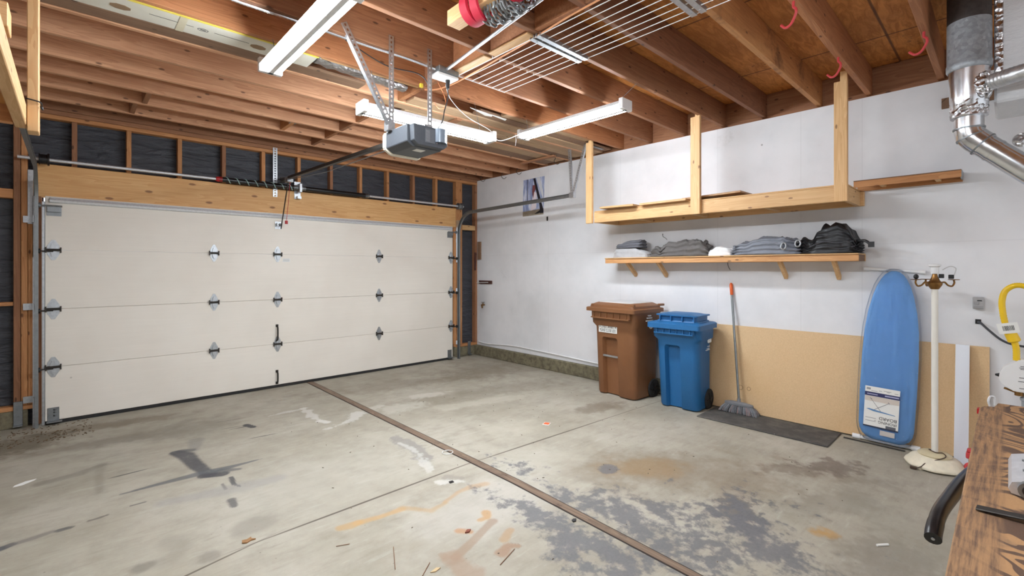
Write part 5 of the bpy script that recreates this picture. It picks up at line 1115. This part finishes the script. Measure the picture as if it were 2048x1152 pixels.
for y0,y1 in ((.005,.04),(-.63,-.595)): mesh(B().box(1.0,2.68,y0,y1,.78,.875),'apron',PINE['x'],WB)
for x in (1.02,2.58):
    for y in (-.09,-.59): mesh(B().box(x,x+.085,y,y+.085,0,.875,bev=.003),'leg',PINE['z'],WB)
MG=thing('aluminium_block','silver rounded metal fitting lying on the workbench at the right edge','metal fitting',(1.8,-.07,.901))
WSIL=metal('satin_aluminium',(216,218,222),.35,0,30,.6)
b=B(); b.prism([(1.66,y,z) for y,z in ((-.005,.905),(.0,.915),(-.006,.932),(-.03,.94),(-.14,.94),(-.14,.902),(-.02,.902))],(.25,0,0)); mesh(b,'body',WSIL,MG)
for x in (1.74,1.83): mesh(B().box(x,x+.012,-.13,-.025,.9402,.9425),'ridge',ZINC,MG)
b=B(); b.cyl((1.645,-.035,.922),(1.662,-.035,.922),.02,20); mesh(b,'end_cap',ZINC,MG,True); b=B(); b.ring((1.644,-.035,.922),.011,.002,axes((0,0,0),(0,-1,0),(0,0,1)),20,6); mesh(b,'end_ring',DARKST,MG,True)
b=B(); M=Matrix.Translation((1.505,.05,.902))@Matrix.Rotation(math.radians(-93),4,'Z')@Matrix.Rotation(math.radians(-5),4,'Y'); b.box(0,.45,-.014,.014,0,.004,M,bev=.001); solo(b,'steel_bar',DARKST,'flat dark steel bar resting on the workbench, its tip near the edge','bar')
b=B(); pts=smoothpts([(1.555,.128,.78),(1.59,.128,.792),(1.67,.124,.806),(1.80,.112,.806),(1.95,.095,.806),(2.15,.06,.805),(2.4,.0,.80)],6); rs=[.0175 if i<9 else .0165+.0006*(i-9)*.3 for i in range(len(pts))]
b.tube(pts,rs,14)
HD=solo(b,'tool_grip',BLACKG,'black tool handle sticking out under the edge of the workbench','handle',smooth=True)
b=B(); b.cyl((1.556,.128,.7803),(1.553,.128,.779),.004,10); mesh(b,'screw_head',GALV,HD,True)
RC=thing('bar_clamp','red clamp standing behind the end of the workbench, by the white plank','clamp',(4.6,.165,0))
b=B(); b.box(4.59,4.63,.10,.135,.004,.47,bev=.003); b.box(4.58,4.64,.085,.15,.44,.475,bev=.003); mesh(b,'bar',REDP,RC)
b=B(); b.box(4.57,4.64,.125,.205,.115,.155,bev=.006); b.box(4.58,4.63,.13,.2,.155,.18,bev=.006); mesh(b,'jaw',REDV,RC)
b=B(); b.ring((4.6,.175,.045),.028,.014,axes((0,0,0),(0,1,0),(0,0,1)),20,8); mesh(b,'foot_ring',REDV,RC,True); b=B(); b.cyl((4.6,.19,.045),(4.6,.1,.045),.006,8); mesh(b,'screw',ZINC,RC,True)
# clear clip at the notch
b=B(); b.tube(smoothpts([(2.69,.05,.895),(2.69,.055,.915),(2.70,.05,.932),(2.705,.038,.93),(2.70,.036,.9)],5),.004,6); solo(b,'plastic_clip',plain('translucent_plastic',(206,208,210),.25),'small clear plastic clip in the notch of the workbench end','clip')
# ================================================================= hanging shelf at the left edge
LSf=thing('hanging_shelf','pale pine hanging shelf with one post at the top left corner of the photo','shelf',(-.6,2.2,2.06))
pm=PINE
b=B(); b.box(-.147,-.109,2.972,3.06,2.06,3.15,bev=.003); mesh(b,'post',pm['z'],LSf)
mesh(B().box(-.188,-.149,.8,3.06,2.085,2.175,bev=.003),'front_rail',pm['y'],LSf)
mesh(B().box(-1.19,-.19,2.975,3.013,2.085,2.172,bev=.003),'cross_rail',FIR['x'],LSf)
mesh(B().box(-1.19,-.19,.82,2.97,2.16,2.175),'shelf_deck',plain('orange_plywood',(196,138,74),.6,var=.1),LSf)
mesh(B().box(-1.19,-.185,2.70,2.84,2.405,2.50,bev=.003),'upper_board',pm['x'],LSf)
b=B(); b.tube(smoothpts([(-.15,2.965,2.2),(-.128,2.962,2.197),(-.104,2.966,2.192),(-.1,2.99,2.18),(-.098,2.985,2.165),(-.104,2.97,2.175)],5),.003,6); solo(b,'wire_tie',BLACKP,'thin dark wire tied round the left hanging post','wire')
# ================================================================= small litter on the floor
def chip(name,c,pts,h,mat,lab,cat,rz=0):
    M=Matrix.Translation((c[0],c[1],.001))@Matrix.Rotation(rz,4,'Z'); b=B(); b.prism([M@V((x,y,0)) for x,y in pts],(0,0,h)); return solo(b,name,mat,lab,cat)
pk=chip('orange_packet',(3.22,2.95),[(-.035,-.03),(.035,-.03),(.035,.03),(-.035,.03)],.003,LABELW,'small orange packet lying on the floor before the brown bin','packet',.4)
M=Matrix.Translation((3.22,2.95,.004))@Matrix.Rotation(.4,4,'Z'); mesh(B().box(-.026,.03,-.026,.026,0,.0008,M),'orange_print',ORANGE,pk)
b=B(); b.ring((2.147,3.02,.006),.042,.0028,None,28,6,(1,.95)); solo(b,'white_ring',WIRE,'thin white ring lying on the wooden floor strip','ring',smooth=True)
leafm=plain('dry_leaf',(150,112,74),.8,var=.2)
chip('paper_scrap',(-.24,4.55),[(-.06,-.01),(-.02,-.028),(.05,-.012),(.07,.004),(.02,.022),(-.04,.012)],.002,LABELW,'white scrap of paper on the floor at far left','paper',.5)
chip('dry_leaf',(.68,2.77),[(-.03,-.006),(-.01,-.02),(.012,-.008),(.034,-.012),(.018,.006),(.02,.024),(-.004,.012),(-.024,.02)],.006,leafm,'brown dry leaf on the floor crack at the bottom','leaf')
chip('black_chip',(1.87,2.59),[(-.018,-.012),(.014,-.016),(.02,.01),(-.01,.014)],.003,BLACKP,'small black chip on the floor by the wooden strip crossing','chip')
chip('black_chip',(2.10,1.71),[(-.02,-.008),(.0,-.014),(.02,.0),(.006,.012),(-.012,.008)],.006,BLACKP,'black crumb on the dark stained floor beside the wooden strip','chip')
chip('dry_leaf',(1.585,2.04),[(-.022,-.004),(0,-.014),(.022,0),(.004,.012)],.007,plain('red_leaf',(120,64,46),.8),'reddish leaf scrap on the brown floor stain','leaf')
chip('dry_leaf',(1.27,1.885),[(-.03,0),(-.008,-.012),(.026,-.004),(.01,.01)],.004,plain('pale_leaf',(196,170,130),.8),'pale leaf at the bottom edge of the photo','leaf')
def twig(p,q,lab,r=.0018): solo(B().cyl((*p,.003),(*q,.004),r,6),'twig',plain('twig_brown',(120,82,54),.8),lab,'twig','twigs on the floor')
twig((1.215,2.19),(1.13,2.02),'thin brown twig on the floor left of the brown stain trail'); twig((1.16,1.86),(1.28,1.95),'short pale twig at the bottom edge of the floor'); twig((1.52,1.70),(1.66,1.745),'dark twig near the brown stain at the bottom'); twig((1.0,2.4),(1.06,2.37),'tiny twig under the orange stain trail'); 
b=B(); b.cyl((3.06,.47,.005),(3.11,.43,.005),.006,8); solo(b,'cigarette_stub',LABELW,'small white stub on the floor in front of the workbench','stub')
rr=random.Random(9)
for i in range(26):
    x=rr.uniform(-.45,.1);y=rr.uniform(5.45,5.95)
b=B(); dm=plain('litter_brown',(104,78,52),.9,var=.3)
for i in range(160):
    x=rr.uniform(-.5,.15);y=rr.uniform(5.5,6.05)+.0; L_=rr.uniform(.006,.025);a=rr.uniform(0,3.14); b.beam((x,y,.003),(x+L_*math.cos(a),y+L_*math.sin(a),.004),.004,.003)
solo(b,'leaf_litter',dm,'scattered brown leaf litter in the left corner by the door','litter',kind='stuff')
b=B()
for i in range(90):
    x=rr.uniform(1.2,4.4);y=rr.uniform(.7,4.6); L_=rr.uniform(.004,.014);a=rr.uniform(0,3.14); b.beam((x,y,.002),(x+L_*math.cos(a),y+L_*math.sin(a),.003),.004,.003)
solo(b,'floor_crumbs',plain('crumb_grey',(110,98,84),.9,var=.5,scale=3),'tiny crumbs of dirt scattered over the concrete floor','litter',kind='stuff')
